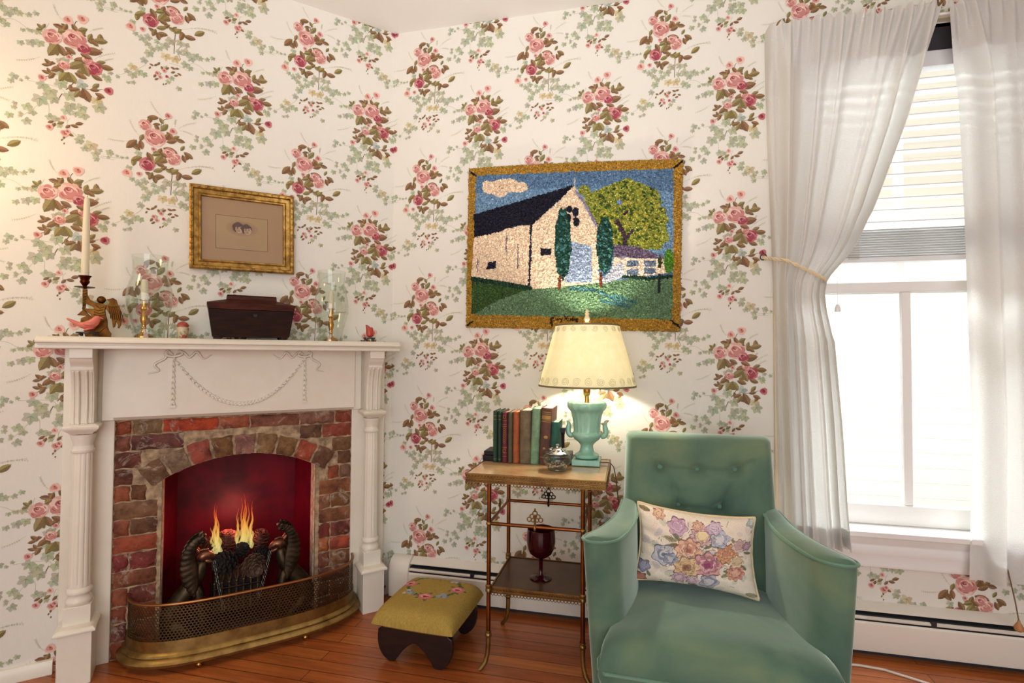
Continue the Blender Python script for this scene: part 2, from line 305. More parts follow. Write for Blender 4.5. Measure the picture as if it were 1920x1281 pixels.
def bouquet(P):
    for a,b,c_,w in W_S:
        m=(2*b[0]-.5*(a[0]+c_[0]),2*b[1]-.5*(a[1]+c_[1])); strip(P,bez(a,m,c_),.6+w*.55,(96,74,66) if w>1 else (168,172,146))
    for x1,y1,x2,y2 in W_P:
        n=(x1+x2)/2-(y2-y1)*.12,(y1+y2)/2+(x2-x1)*.12; q=bez((x1,y1),n,(x2,y2),11); strip(P,q,.7,(170,164,128))
        for i in range(3,11):
            for s in(-1,1):
                a=q[i]; dx,dy=q[i][0]-q[i-1][0],q[i][1]-q[i-1][1]; d=sqrt(dx*dx+dy*dy)+1e-9; dx/=d;dy/=d
                e=(a[0]+6*(dx*.7-s*dy*.7),a[1]+6*(dy*.7+s*dx*.7)); P([a,((a[0]+e[0])/2-dy*1,(a[1]+e[1])/2+dx*1),e,((a[0]+e[0])/2+dy*1,(a[1]+e[1])/2-dx*1)],(176,176,140))
    for x,y,r,t in W_I: ivy(P,x,y,r*.93,t)
    for x,y,l,a,o in W_L[:72:2]: leaf(P,x+random.uniform(-14,14),y+random.uniform(-14,14),l*.95,a+random.uniform(40,90),o)
    for x,y,l,a,o in W_L: leaf(P,x,y,l*1.1,a,o)
    for x,y,r,t in W_B: bud(P,x,y,r,t)
    for x,y,r,t in W_R: rose(P,x,y,r*.93,t)
    for x,y,l,a,o in W_L[8:60:3]: leaf(P,x,y,l*.9,a,o)
BQ=[]; bouquet(lambda pts,col: BQ.append((pts,col)))
def paper(mb,x0,x1,z0,z1,ax,az,hole=None,base=None):
    i0=int(math.floor((x0-ax)/.585))-1; i1=int(math.ceil((x1-ax)/.585))+1
    for i in range(i0,i1+1):
        for j in range(-2,6):
            ox,oz=ax+.585*i,az-.6055*j
            for k,(pts,col) in enumerate(BQ):
                q=[(ox+a/1000,oz+b/1000) for a,b in pts]
                xs=[p[0] for p in q];zs=[p[1] for p in q]
                if max(xs)<x0 or min(xs)>x1 or max(zs)<z0 or min(zs)>z1: continue
                if hole and any(h[0]<max(xs) and min(xs)<h[1] and h[2]<max(zs) and min(zs)<h[3] for h in hole): continue
                q=[(min(max(a,x0),x1),min(max(b,z0),z1)) for a,b in q]; y=-.0003-k*7e-7
                mb.add([(a,y,b) for a,b in q],[tuple(range(len(q)))],col=col)
PAPER=(224,221,211)
M_paper=mat('wallpaper',attr=True,rough=.62,spec=.3,bump=.12,bscale=90,bstretch=(3,3,.6))
M_paint=mat('white_gloss_paint',(232,226,212),.33,col2=(226,219,203),scale=6,spec=.45)
M_ceil=mat('ceiling_paint',(226,224,220),.8)
M_floor=None
def floormat():
    t=NT('pine_floor'); b=t.N('BsdfPrincipled'); b.inputs['Roughness'].default_value=.28; co=t.N('TexCoord')
    br=t.N('TexBrick',offset=.37,offset_frequency=2); br.inputs['Scale'].default_value=1; br.inputs['Brick Width'].default_value=2.3; br.inputs['Row Height'].default_value=.066
    br.inputs['Mortar Size'].default_value=.0016; br.inputs['Mortar Smooth'].default_value=.3
    br.inputs['Color1'].default_value=C4((198,120,62)); br.inputs['Color2'].default_value=C4((172,94,48)); br.inputs['Mortar'].default_value=C4((52,24,14)); t.L(co,'Object',br,'Vector')
    mp=t.N('Mapping'); mp.inputs['Scale'].default_value=(1.6,26,1); t.L(co,'Object',mp,'Vector')
    nz=t.N('TexNoise'); nz.inputs['Scale'].default_value=2.2; nz.inputs['Detail'].default_value=6; nz.inputs['Distortion'].default_value=.8; t.L(mp,'Vector',nz,'Vector')
    r=t.N('ValToRGB'); r.color_ramp.elements[0].color=(.55,.48,.42,1); r.color_ramp.elements[1].color=(1.1,1.05,1,1); r.color_ramp.elements[0].position=.3; r.color_ramp.elements[1].position=.68; t.L(nz,'Fac',r,'Fac')
    mx=t.N('Mix',data_type='RGBA',blend_type='MULTIPLY'); mx.inputs[0].default_value=.75; t.L(br,'Color',mx,6); t.L(r,'Color',mx,7)
    n2=t.N('TexNoise'); n2.inputs['Scale'].default_value=1.7; t.L(co,'Object',n2,'Vector'); r2=t.N('ValToRGB'); r2.color_ramp.elements[0].color=(.72,.66,.6,1); r2.color_ramp.elements[0].position=.35; r2.color_ramp.elements[1].position=.6; t.L(n2,'Fac',r2,'Fac')
    m2=t.N('Mix',data_type='RGBA',blend_type='MULTIPLY'); m2.inputs[0].default_value=.8; t.L(mx,2,m2,6); t.L(r2,'Color',m2,7); t.L(m2,2,b,'Base Color')
    bp=t.N('Bump'); bp.inputs['Strength'].default_value=.25; bp.inputs['Distance'].default_value=.003; t.L(br,'Fac',bp,'Height'); bp.invert=True; t.L(bp,'Normal',b,'Normal'); t.L(b,'BSDF',t.out,'Surface'); return t.m
# ---------------------------------------------------------------- room shell
S=dict(kind='structure')
HC=2.88; WX0,WX1,WZ0,WZ1=1.905,2.755,.49,2.60
f_=M(); f_.box(-4,4.6,-5.6,.35,-.1,0); tag(obj('floor',f_,floormat(),sharp=0),**S)
c_=M(); c_.box(-4,4.6,-4.6,.35,HC,HC+.1); tag(obj('ceiling',c_,M_ceil,sharp=0),**S)
wb=M(); T_=.22
for a in((0,WX0,0,HC),(WX1,4.6,0,HC),(WX0,WX1,0,WZ0),(WX0,WX1,WZ1,HC)): wb.box(a[0],a[1],0,T_,a[2],a[3],col=PAPER)
paper(wb,.0,4.2,.0,HC,.747-.585,2.7205,[(WX0-.06,WX1+.06,WZ0-.05,WZ1)])
tag(obj('wall_back',wb,M_paper,sharp=0,fixn=False),**S)
wl=M()
for a in((-2.3,-1.12,0,HC),(-.21,-.0,0,HC),(-1.12,-.21,.93,HC)): wl.box(a[0],a[1],0,.12,a[2],a[3],col=PAPER)
paper(wl,-2.3,0,.0,HC,-.435,2.715,[(-1.22,-.12,0,.9)])
tag(obj('wall_left',wl,M_paper,rotz=PHI,sharp=0,fixn=False),**S)
wr=M(); wr.box(4.2,4.4,-4.6,.0,0,HC,col=PAPER); tag(obj('wall_right',wr,M_paper,sharp=0),**S)
e=PD(2.3,0); ws=M(); ws.box(e.x-.2,e.x,-4.6,e.y,0,HC,col=PAPER); tag(obj('wall_side',ws,M_paper,sharp=0),**S)
bl=M(); bl.sweep([(0,0),(.02,0),(.02,.035),(.012,.05),(0,.052)],[(-2.28,0),(-1.30,0)]); tag(obj('baseboard_left',bl,M_paint,rotz=PHI),**S)
# window: casing, sill, sashes, glass, blind
M_wt=mat('window_paint',(238,236,232),.4,spec=.45); M_case=mat('cream_casing_paint',(226,212,186),.42,col2=(216,200,172),scale=8)
wn=thing('window_1',loc=(2.33,0,.5),label=None,cat=None); tag(wn,**S)
def wo(n,mb,m=M_wt,**k):
    for i,p in enumerate(mb.v): mb.v[i]=(p[0]-2.33,p[1],p[2]-.5)
    return obj(n,mb,m,wn,**k)
m=M()
prof=[(0,0),(0,.018),(.012,.024),(.03,.02),(.075,.02),(.085,.03),(.1,.03),(.105,0)]
m.prism([(1.80+a,-b) for a,b in prof],WZ0-.02,WZ1,axis='z'); m.prism([(2.86-a,-b) for a,b in prof][::-1],WZ0-.02,WZ1,axis='z'); m.box(1.80,2.86,-.03,0,WZ1,WZ1+.025)
wo('casing',m,M_case,bevel=.002)
m=M(); m.box(1.78,2.88,-.06,.10,.48,.503); m.sweep([(0,.345),(.012,.345),(.016,.36),(.012,.375),(.022,.40),(.026,.42),(.02,.44),(.03,.46),(.034,.478),(0,.478)],[(1.80,0),(2.86,0)]); wo('window_sill',m,bevel=.003)
m=M(); m.box(WX0,WX0+.02,0,.2,WZ0,WZ1); m.box(WX1-.02,WX1,0,.2,WZ0,WZ1); m.box(WX0,WX1,0,.2,WZ1-.02,WZ1); m.box(WX0,WX1,.1,.24,.485,.52); wo('jamb',m)
for nm,y0,z0,z1,rb,rt in(('lower_sash',.055,.503,1.535,.085,.045),('upper_sash',.10,1.49,2.58,.045,.06)):
    m=M(); a,b=WX0+.02,WX1-.02
    m.box(a,a+.05,y0,y0+.036,z0,z1); m.box(b-.05,b,y0,y0+.036,z0,z1); m.box(a+.05,b-.05,y0,y0+.036,z0,z0+rb); m.box(a+.05,b-.05,y0,y0+.036,z1-rt,z1); m.box(2.318,2.352,y0+.004,y0+.032,z0+rb,z1-rt)
    sh=wo(nm,m,bevel=.004); g=M(); g.box(a+.04-2.33,b-.04-2.33,y0+.016,y0+.02,z0+rb-.01-.5,z1-rt+.01-.5); obj('glass_pane',g,glassmat('window_glass',(250,252,252),.5,.15),sh,sharp=0)
# neighbouring house seen through the panes
M_sid=mat('cream_siding',(236,227,212),.7)
ex=M()
for i in range(34): z=-.6+i*.135; ex.prism([(3.0,z),(3.0,z+.135),(2.995,z+.135),(2.9935,z)],-2.5,6.5,axis='x')
nb=thing('neighbor_house','cream clapboard house wall standing outside beyond the window','house',(2,3,-.6))
for i,p in enumerate(ex.v): ex.v[i]=(p[0]-2,p[1]-3,p[2]+.6)
obj('siding',ex,M_sid,nb,sharp=0)
m=M(); m.tube([(.2,-.06,3.3),(1.5,-.06,4.6)],.015); m.tube([(.35,-.06,3.3),(1.65,-.06,4.6)],.015); obj('eave_trim',m,mat('eave_paint',(214,196,164),.7),nb)
# blind
M_slat=mat('white_blind_slat',(240,240,240),.45,trans=.25)
bd=thing('venetian_blind','white horizontal slat blind drawn halfway up the window','blind',(2.33,-.0,2.52))
m=M(); m.box(-.40,.40,-.002,.052,-.1,-.035); obj('headrail',m,mat('grey_headrail',(214,214,216),.4),bd,bevel=.003)
m=M(); m.box(-.40,.40,.0,.054,-.035,.075); obj('head_cover',m,mat('dark_head_cover',(38,36,42),.6),bd)
sl=M(); sl.grid([[(x,.002+.05*t,.004*sin(pi*t)) for t in np.linspace(0,1,5)] for x in(-.40,.40)])
for i in range(13): obj('slat',sl,M_slat,bd,loc=(0,0,-.145-i*.0495),solid=.0025) if i==0 else None
s0=[o for o in bd.children if o.name.startswith('slat')][0]
for i in range(1,13):
    o=s0.copy(); o.location=(0,0,-.145-i*.0495); COL.objects.link(o); o.parent=bd
for i in range(12):
    o=s0.copy(); o.location=(0,0,-.772-i*.0102); COL.objects.link(o); o.parent=bd
m=M(); m.box(-.40,.40,.0,.054,-.908,-.888); obj('bottom_rail',m,M_slat,bd,bevel=.003)
for x in(-.26,.26):
    m=M(); m.tube([(x,-.004,-.1),(x,-.004,-.89)],.0012,6); m.tube([(x,.056,-.1),(x,.056,-.89)],.0012,6); obj('ladder_cord',m,M_slat,bd)
m=M()
for i in range(13): m.box(-.235,-.195,-.006,-.003,-.775-.0095*i-.006,-.775-.0095*i); 
obj('ladder_tape',m,mat('blind_tape',(206,202,194),.8),bd)
tp=thing('blind_tassel','small white bell tassel hanging on a cord beside the gathered left curtain','tassel',(2.035,-.05,1.40))
m=M(); m.lathe([(.003,.032),(.006,.03),(.010,.018),(.012,.004),(.011,0),(0,0)],14); obj('bell',m,M_wt,tp); m=M(); m.tube([(0,0,.03),(.001,0,.08),(0,.0,.30),(0,.03,.36)],.001,5); obj('cord',m,M_wt,tp)
wp=thing('blind_pull','turned wooden cord pull hanging in front of the heater under the right curtain','cord pull',(2.603,-.125,.195))
m=M(); m.lathe([(0,0),(.008,0),(.014,.006),(.015,.016),(.010,.026),(.005,.034),(.004,.04)],16); obj('knob',m,mat('pull_wood',(176,120,72),.45),wp); m=M(); m.tube([(0,0,.038),(.002,.02,.10),(0,.07,.25),(0,.08,.5)],.0022,6); obj('cord',m,mat('pull_cord',(120,92,70),.9),wp)
# curtains
def clothmat(name,tr): 
    return mat(name,(246,245,241),.85,spec=.15,bump=.75,bscale=46,bstretch=(5,5,12),trans=tr,sheen=.15)
M_curt=clothmat('crinkled_white_cotton',.46); M_hem=clothmat('doubled_cotton_hem',.12)
def curtain(name,label,zs,xo,xi,N,ph,ret=True):
    c=thing(name,label,'curtain',(xo[-1][1],0,zs[-1]))
    nu,nv=210,90; Z=np.linspace(zs[0],zs[1],nv)
    def at(u,z,dy=0):
        a=interp(-z,[-q[0] for q in xo],[q[1] for q in xo]); b=interp(-z,[-q[0] for q in xi],[q[1] for q in xi])
        w=b-a; k=min(1,max(0,(zs[0]-z)/.26)); x=a+w*u
        fine=.011*sin(2*pi*N*2.6*u+1.3*sin(9*u)); uw=u+.045*sin(5.3*u+ph)+.028*sin(13.7*u+2*ph)
        ph2=ph+.5*sin(3.1*u+1.2)+.25*sin(z*1.3+u*4); s=sin(2*pi*N*uw+ph2)
        wide=(.020+.013*sin(6.1*u+1+ph)+.007*sin(15*u))*(s*abs(s)**-.25 if abs(s)>1e-3 else 0)+.006*sin(2*pi*N*2*uw+1.1+2*sin(z*1.1))
        tie=max(0,1-abs(z-(1.64-.12*u))/.5) if ret else 0
        y=-.085-(fine*(1-k)+wide*k*(.75 if tie>.5 else 1))+dy
        if ret and u<.035: y=y*min(1,(u/.035))**.6
        x+=.008*k*cos(2*pi*N*uw+ph2)*(w/.6)
        zz=z+(.012*sin(2*pi*N*2.3*u) if z>zs[0]-.015 else 0)+(.006*sin(7*u) if z<zs[1]+.01 else 0)
        return (x-xo[-1][1],min(y,-.004),zz-zs[-1])
    m=M(); m.grid([[at(u,z) for z in Z] for u in np.linspace(0,1,nu)]); obj('cloth',m,M_curt,c,sharp=180,fixn=False)
    for n_,z0,z1 in(('top_hem',zs[0]-.015,zs[0]-.20),('bottom_hem',zs[1]+.085,zs[1]+.012)):
        m=M(); m.grid([[at(u,z,.004) for z in np.linspace(z0,z1,14)] for u in np.linspace(.04,1,nu)]); obj(n_,m,M_hem,c,sharp=180,fixn=False)
    return c
curtain('window_curtain','white gathered curtain tied back at the left of the window',(2.635,.43),[(2.64,1.772),(1.64,1.80),(.43,1.815)],
  [(2.64,2.412),(2.612,2.408),(2.434,2.36),(2.16,2.282),(1.83,2.164),(1.70,2.108),(1.627,2.065),(1.53,1.983),(1.47,1.972),(1.40,1.978),(1.276,2.003),(.928,2.029),(.604,2.045),(.43,2.059)],6.5,.4)
curtain('window_curtain','white curtain hanging loose at the right edge of the window',(2.635,.345),[(2.64,2.425),(2.608,2.436),(2.248,2.476),(1.78,2.488),(.945,2.502),(.345,2.487)],
  [(2.64,3.06),(.345,3.08)],6,1.0,ret=False)
rd=thing('curtain_rod','thin curtain rod showing in the gap between the two curtain tops','curtain rod',(2.33,0,2.60)); m=M(); m.tube([(-.54,-.004,0),(-.54,-.05,0),(-.52,-.058,0),(.72,-.058,0),(.74,-.004,0)],.005,8); obj('rod',m,M_wt,rd)
tb=thing('curtain_tieback','twisted cream rope holding the left curtain to a small wall hook','tieback',(1.79,0,1.6)); m=M()
path=[(-.03,-.006,.045),(-.012,-.03,.036),(.0,-.075,.025),(.03,-.118,.012),(.08,-.128,-.018),(.13,-.126,-.046),(.17,-.116,-.066),(.19,-.09,-.078),(.192,-.05,-.078)]
pp=[Vector(p) for p in path]; fine=[]
for i in range(len(pp)-1):
    for k in range(10): fine.append(pp[i].lerp(pp[i+1],k/10))
for s in(0,pi):
    m.tube([p+Vector((0,.0032*cos(i*.55+s),.0042*sin(i*.55+s))) for i,p in enumerate(fine)],.0042,6)
obj('rope',m,mat('cream_rope',(226,208,172),.8),tb); m=M(); m.tube([(-.03+.012*cos(a),-.004-.006*(1+sin(a)),.047+.012*sin(a)) for a in np.linspace(0,5,14)],.0022,6); obj('hook',m,mat('dark_hook',(70,60,54),.4,.8),tb)
# heater along the back wall
M_heat=mat('heater_enamel',(226,220,208),.38,spec=.5); M_hd=mat('heater_dark_gap',(34,36,44),.5)
ht=thing('baseboard_heater','long white baseboard heater running along the wall under the window','heater',(.03,0,0)); L=4.1
m=M(); m.sweep([(0,.025),(.01,.025),(.01,.165),(.045,.178),(.045,.182),(.012,.20),(0,.204)],[(0,0),(L,0)]); obj('back_plate',m,M_heat,ht)
m=M(); m.sweep([(.058,.028),(.066,.028),(.068,.034),(.068,.138),(.062,.145),(.056,.143)],[(.10,0),(L,0)]); obj('front_panel',m,M_heat,ht)
m=M(); m.box(.10,L,-.052,-.011,.04,.166); obj('fin_gap',m,M_hd,ht)  # solid dark box: shade between the panels put into its colour
m=M(); m.sweep([(.050,.155),(.062,.152),(.064,.158),(.05,.163)],[(.10,0),(L,0)]); obj('damper',m,M_heat,ht)
m=M(); m.prism([(0,.02),(-.07,.02),(-.074,.05),(-.074,.14),(-.066,.178),(-.045,.2),(-.02,.207),(0,.208)],0,.105,axis='x'); obj('end_cap',m,M_heat,ht,bevel=.006,seg=3)
m=M(); m.box(.0,L,-.03,-.001,.0,.024); obj('toe_gap',m,M_hd,ht)  # dark strip below the heater, its shade put into the colour
for x in(.42,2.32):
    m=M(); m.box(x,x+.018,-.066,-.03,.148,.168); obj('damper_clip',m,M_hd,ht)
# ---------------------------------------------------------------- fireplace on the chimney wall (local x runs right along the wall, y into it, origin at the room corner)
fp=thing('fireplace_mantel','white painted wooden mantelpiece with fluted columns and a garland frieze','fireplace',PD(.665,0),PHI)
X=lambda s:.665-s
m=M(); m.sweep([(0,1.226),(.186,1.226),(.19,1.228),(.19,1.238),(.186,1.242),(.186,1.246),(.197,1.247),(.2,1.25),(.199,1.256),(.19,1.264),(.184,1.268),(.176,1.271),(0,1.271)],[(X(1.34)+.0,0),(X(.02),0)])
# returns at both ends
obj('mantel_shelf',m,M_paint,fp,bevel=.002)
m=M(); m.prism([(0,.945),(-.044,.945),(-.06,.958),(-.06,1.228),(0,1.228)],X(1.13),X(.2),axis='x')
fr=obj('frieze_panel',m,M_paint,fp)
# relief garland
g=M(); yF=-.062
def husk(x,z,ang,L,w):
    T=Matrix.Translation((x,yF,z))@Matrix.Rotation(-ang,4,'Y')
    g.ell((0,0,0),L/2,.006,w/2,8,T=T); g.ell((L*.3,-.003,w*.3),L/3,.005,w/4,6,T=T); g.ell((L*.3,-.003,-w*.3),L/3,.005,w/4,6,T=T)
def ribbon(pts,w=.0035): 
    q=[Vector((X(s),yF-.002,z)) for s,z in pts]; f=[]
    for i in range(len(q)-1):
        a=q[max(i-1,0)];b=q[i];c_=q[i+1];d=q[min(i+2,len(q)-1)]
        for k in range(5):
            t=k/5; f.append(.5*((2*b)+(c_-a)*t+(2*a-5*b+4*c_-d)*t*t+(3*b-a-3*c_+d)*t**3))
    f.append(q[-1]); n=len(f); g.tube(f,[w*(.35+.65*min(1,3*min(i,n-1-i)/n)) for i in range(n)],6)
for sd,(s0,kk) in enumerate(((.935,1),(.428,-1))):
    for i in range(9):
        z=1.19-i*.0225; husk(X(s0),z,-pi/2,.021,.009+.0009*i)
    g.box(X(s0)-.010,X(s0)+.010,yF-.006,yF,.988,.998)
    ribbon([(s0,1.205),(s0-kk*-.02,1.215),(s0+kk*.03,1.19),(s0+kk*.065,1.165),(s0+kk*.05,1.14),(s0+kk*.085,1.13)],.005)
    ribbon([(s0,1.205),(s0-kk*.03,1.218),(s0-kk*.055,1.195),(s0-kk*.08,1.218),(s0-kk*.105,1.19),(s0-kk*.135,1.208)],.005)
    ribbon([(s0,1.20),(s0+.02,1.222),(s0+.028,1.205),(s0,1.198),(s0-.028,1.208),(s0-.02,1.222),(s0,1.2)],.006)
c_,h_=.6815,.2535
for i in range(37):
    t=-1+2*i/36; s=c_-t*h_; z=.995+.2*(abs(t)**2.1); dz=2.1*.2*abs(t)**1.1*(1 if t>0 else -1)/h_
    husk(X(s),z,atan2(dz,1),.020,.008+.009*(1-t*t))
obj('garland',g,M_paint,fr,sharp=60)
def pilaster(sc,k):
    p=M(); p.box(X(sc+.06)-(.03 if k>0 else 0),X(sc-.06)+(.03 if k<0 else 0),-.035,0,0,1.228); p.box(X(1.135) if k>0 else X(.2)-.0,X(1.168) if k>0 else X(.2),-.03,0,0,1)if 0 else None
    return p
def half_column(k):
    sc=1.216 if k else .122                       # column centre along the wall
    # backing board
    m=M(); 
    if k: m.box(X(1.286),X(1.127),-.035,0,.0,1.228); m.box(X(1.168),X(1.127),-.05,-.035,.945,1.228)
    else: m.box(X(.205),X(.045),-.035,0,.0,1.228); m.box(X(.205),X(.165),-.05,-.035,.945,1.228)
    b=obj('pilaster_board',m,M_paint,fp,bevel=.003)
    w=.034
    # console bracket
    m=M(); side=[(-.03,1.228),(-.172,1.228),(-.172,1.192),(-.166,1.190),(-.160,1.176),(-.146,1.166),(-.140,1.158),(-.146,1.150),(-.142,1.144),(-.132,1.130),(-.122,1.10),(-.115,1.06),(-.111,1.01),(-.11,.945),(-.03,.945)]
    m.prism(side,X(sc+w),X(sc-w),axis='x')
    for q in(-1,1):
        fl=[(y-.005,z) for y,z in side[8:14]]; m.tube([(X(sc)+q*.012,y,z) for y,z in fl],.0055,6)
    m.tube([(X(sc)-.026,y-.0,z) for y,z in side[8:14]],.004,6); m.tube([(X(sc)+.026,y,z) for y,z in side[8:14]],.004,6)
    obj('console_bracket',m,M_paint,fp,bevel=.002)
    # capital, shaft, base
    m=M(); m.sweep([(-.053,.905),(-.022,.907),(-.016,.915),(-.004,.924),(0,.93),(0,.938),(-.012,.945),(-.053,.945)],[(X(sc)-.054,-.035),(X(sc)-.054,-.143),(X(sc)+.054,-.143),(X(sc)+.054,-.035)]); 
    obj('capital',m,M_paint,fp,bevel=.001)
    m=M(); cy=-.082; fl=lambda a,z:(1-.07*max(0,cos(12*a))**3) if .34<z<.845 else 1
    m.lathe([(.040,.905),(.038,.895),(.031,.872),(.030,.862)][::-1],40,(X(sc),cy,0))
    m.lathe([(.033,.835),(.0365,.840),(.0365,.846),(.033,.850),(.031,.862)],40,(X(sc),cy,0))
    zz=[.335,.339,.345]+list(np.linspace(.36,.83,10))+[.84,.845,.85]
    m.lathe([(.0345-.0035*(z-.335)/.5,z) for z in zz],72,(X(sc),cy,0),mod=fl)
    m.lathe([(.037,.274),(.041,.280),(.042,.286),(.040,.293),(.0355,.298),(.034,.305),(.0355,.312),(.04,.316),(.041,.322),(.039,.328),(.036,.333),(.034,.336)],40,(X(sc),cy,0))
    obj('column_shaft',m,M_paint,fp)
    m=M(); m.box(X(sc)-.041,X(sc)+.041,-.123,-.035,.2,.274); m.sweep([(-.05,.196),(-.012,.196),(-.010,.186),(0,.19),(.0,.198),(-.008,.206),(-.02,.21),(-.05,.21)],[(X(sc)-.062,-.03),(X(sc)-.062,-.165),(X(sc)+.062,-.165),(X(sc)+.062,-.03)]); m.box(X(sc)-.05,X(sc)+.05,-.153,-.03,.0,.2)
    obj('plinth',m,M_paint,fp,bevel=.002)
half_column(1); half_column(0)
# brick surround with a segmental arch and the dark red iron lining
def brickmat():
    t=NT('old_brick'); b=t.N('BsdfPrincipled'); b.inputs['Roughness'].default_value=.72; b.inputs['Specular IOR Level'].default_value=.35
    a=t.N('Attribute',attribute_name='Col'); co=t.N('TexCoord')
    n1=t.N('TexNoise'); n1.inputs['Scale'].default_value=16; n1.inputs['Detail'].default_value=7; n1.inputs['Roughness'].default_value=.68; t.L(co,'Object',n1,'Vector')
    r1=t.N('ValToRGB'); e=r1.color_ramp.elements; e[0].position=.38; e[0].color=(.42,.36,.36,1); e[1].position=.6; e[1].color=(1.02,1.02,1.02,1); t.L(n1,'Fac',r1,'Fac')
    mx=t.N('Mix',data_type='RGBA',blend_type='MULTIPLY'); mx.inputs[0].default_value=1; t.L(a,'Color',mx,6); t.L(r1,'Color',mx,7)
    n2=t.N('TexNoise'); n2.inputs['Scale'].default_value=11; n2.inputs['Detail'].default_value=9; n2.inputs['Roughness'].default_value=.75; n2.inputs['Distortion'].default_value=1.2; t.L(co,'Object',n2,'Vector')
    r2=t.N('ValToRGB'); r2.color_ramp.elements[0].position=.55; r2.color_ramp.elements[1].position=.68; t.L(n2,'Fac',r2,'Fac')
    m2=t.N('Mix',data_type='RGBA'); t.L(r2,'Color',m2,0); t.L(mx,2,m2,6); m2.inputs[7].default_value=C4((176,160,146)); t.L(m2,2,b,'Base Color')
    n3=t.N('TexNoise'); n3.inputs['Scale'].default_value=60; n3.inputs['Detail'].default_value=6; t.L(co,'Object',n3,'Vector'); bp=t.N('Bump'); bp.inputs['Strength'].default_value=.7; bp.inputs['Distance'].default_value=.006; t.L(n3,'Fac',bp,'Height'); t.L(bp,'Normal',b,'Normal'); t.L(b,'BSDF',t.out,'Surface'); return t.m
M_brick=brickmat()
bs=thing('brick_surround','old red brick fireplace surround with a shallow arch and dark red firebox','brick surround',PD(.665,0),PHI)
sc_,R_,zc_,zs_=.666,.6025,.1675,.69
RED=[(150,76,50),(138,64,44),(128,62,48),(160,84,54),(114,66,48),(120,74,52),(108,68,52),(142,84,62),(132,92,66)]
MORT=(168,144,112)
mo=M()                                             # mortar bed with the arch cut out
arch=[(X(sc_)+R_*sin(a),zc_+R_*cos(a)) for a in np.linspace(-.5225,.5225,25)]
out=[(X(1.13),0),(X(1.13),.95),(X(.2),.95),(X(.2),0),(X(.365),0),(X(.365),arch[-1][1])]+arch[::-1][1:-1]+[(X(.967),arch[0][1]),(X(.967),0)]
mo.prism(out,-.022,.09,col=MORT)
obj('mortar_bed',mo,mat('lime_mortar',(186,162,128),.9,col2=(122,100,78),scale=34,bump=.8,bscale=70),bs,sharp=0)
bk=M()
def brick(quad,col,d=.03,dep=.06):
    # quad: four (x,z) corners; a softened, slightly lumpy block
    n=7; k=5; a,b,c2,d2=[Vector((q[0],q[1])) for q in quad]; ph=random.uniform(0,9); cn=(a+b+c2+d2)/4
    P=[]
    for i in range(n):
        for j in range(k):
            u=i/(n-1);v=j/(k-1); p=(a*(1-u)+b*u)*(1-v)+(d2*(1-u)+c2*u)*v
            e=min(u,1-u)*(n-1); f=min(v,1-v)*(k-1); edge=0 if (e<.5 or f<.5) else 1
            nz=.0022*sin(p.x*95+ph)*cos(p.y*80+ph*2)+.0016*sin(p.x*190+p.y*170+ph)
            if not edge: p=p+Vector((sin(p.y*140+ph),cos(p.x*120+ph)))*.0022
            P.append((p.x,-d+nz+(0 if edge else .006),p.y))
    o=len(P); rim=[i*k for i in range(n)]+[(n-1)*k+j for j in range(1,k)]+[i*k+k-1 for i in range(n-2,-1,-1)]+[j for j in range(k-2,0,-1)]
    F=[(i*k+j,(i+1)*k+j,(i+1)*k+j+1,i*k+j+1) for i in range(n-1) for j in range(k-1)]
    back=[(P[q][0],dep,P[q][2]) for q in rim]; L=len(rim)
    F+=[(rim[i],rim[(i+1)%L],o+(i+1)%L,o+i) for i in range(L)]
    bk.add(P+back,F,col=col)
z=.0
row=0
for hgt in (.068,.070,.066,.072,.066,.070,.068,.066,.070,.066,.066,.068,.066,.058):
    z0,z1=z+.004,z+hgt-.005
    if z1>.945: z1=.943
    zm=(z0+z1)/2; Ro=R_+.098
    if z1<zs_-.03: segs=[(X(1.127),X(.978)),(X(.352),X(.203))]
    elif zc_+Ro>zm+.012: 
        hw=.318 if z1<.668 else ((z1-zc_)*math.tan(.6) if zm<.738 else sqrt(max(0,Ro*Ro-(z0+.012-zc_)**2))); hw=max(hw,.318) if zm<.738 else hw; segs=[(X(1.127),X(sc_)-hw-.004),(X(sc_)+hw+.004,X(.203))]
    else: segs=[(X(1.127),X(.203))]
    for a,b in segs:
        x=a; first=True
        while b-x>.02:
            L=random.choice((.052,.1,.205,.205)) if len(segs)==2 else random.uniform(.1,.24)
            if first and row%2: L=.055
            first=False
            if b-x-L<.045: L=b-x
            cc=jit(random.choice(RED),8)
            if len(segs)==1 and -.33<x+L/2<-.05 and row>11: cc=(170,66,34)
            zl,zr=z0+random.uniform(-.002,.002),z0+random.uniform(-.002,.002)
            brick([(x+.0025,zl-.0015),(x+L-.0035,zr-.0015),(x+L-.0035,z1+.0015),(x+.0025,z1+.0015)],cc); x+=L
    z+=hgt; row+=1
VC=[(112,82,56),(140,116,92),(150,74,58),(124,86,50),(158,112,98),(140,108,70),(138,102,62),(156,72,48),(116,80,56)]
A0,A1=-.60,.60; n_=9; st=(A1-A0)/n_
for i in range(n_):
    a0=A0+st*i+.010;a1=A0+st*(i+1)-.008; r0=R_+.002; r1=R_+.088+random.uniform(-.005,.004)
    q=lambda a,r:(X(sc_)+r*sin(a),zc_+r*cos(a))
    brick([q(a0,r0),q(a1,r0),q(a1,r1),q(a0,r1)],VC[i],.034)
obj('bricks',bk,M_brick,bs,sharp=60)
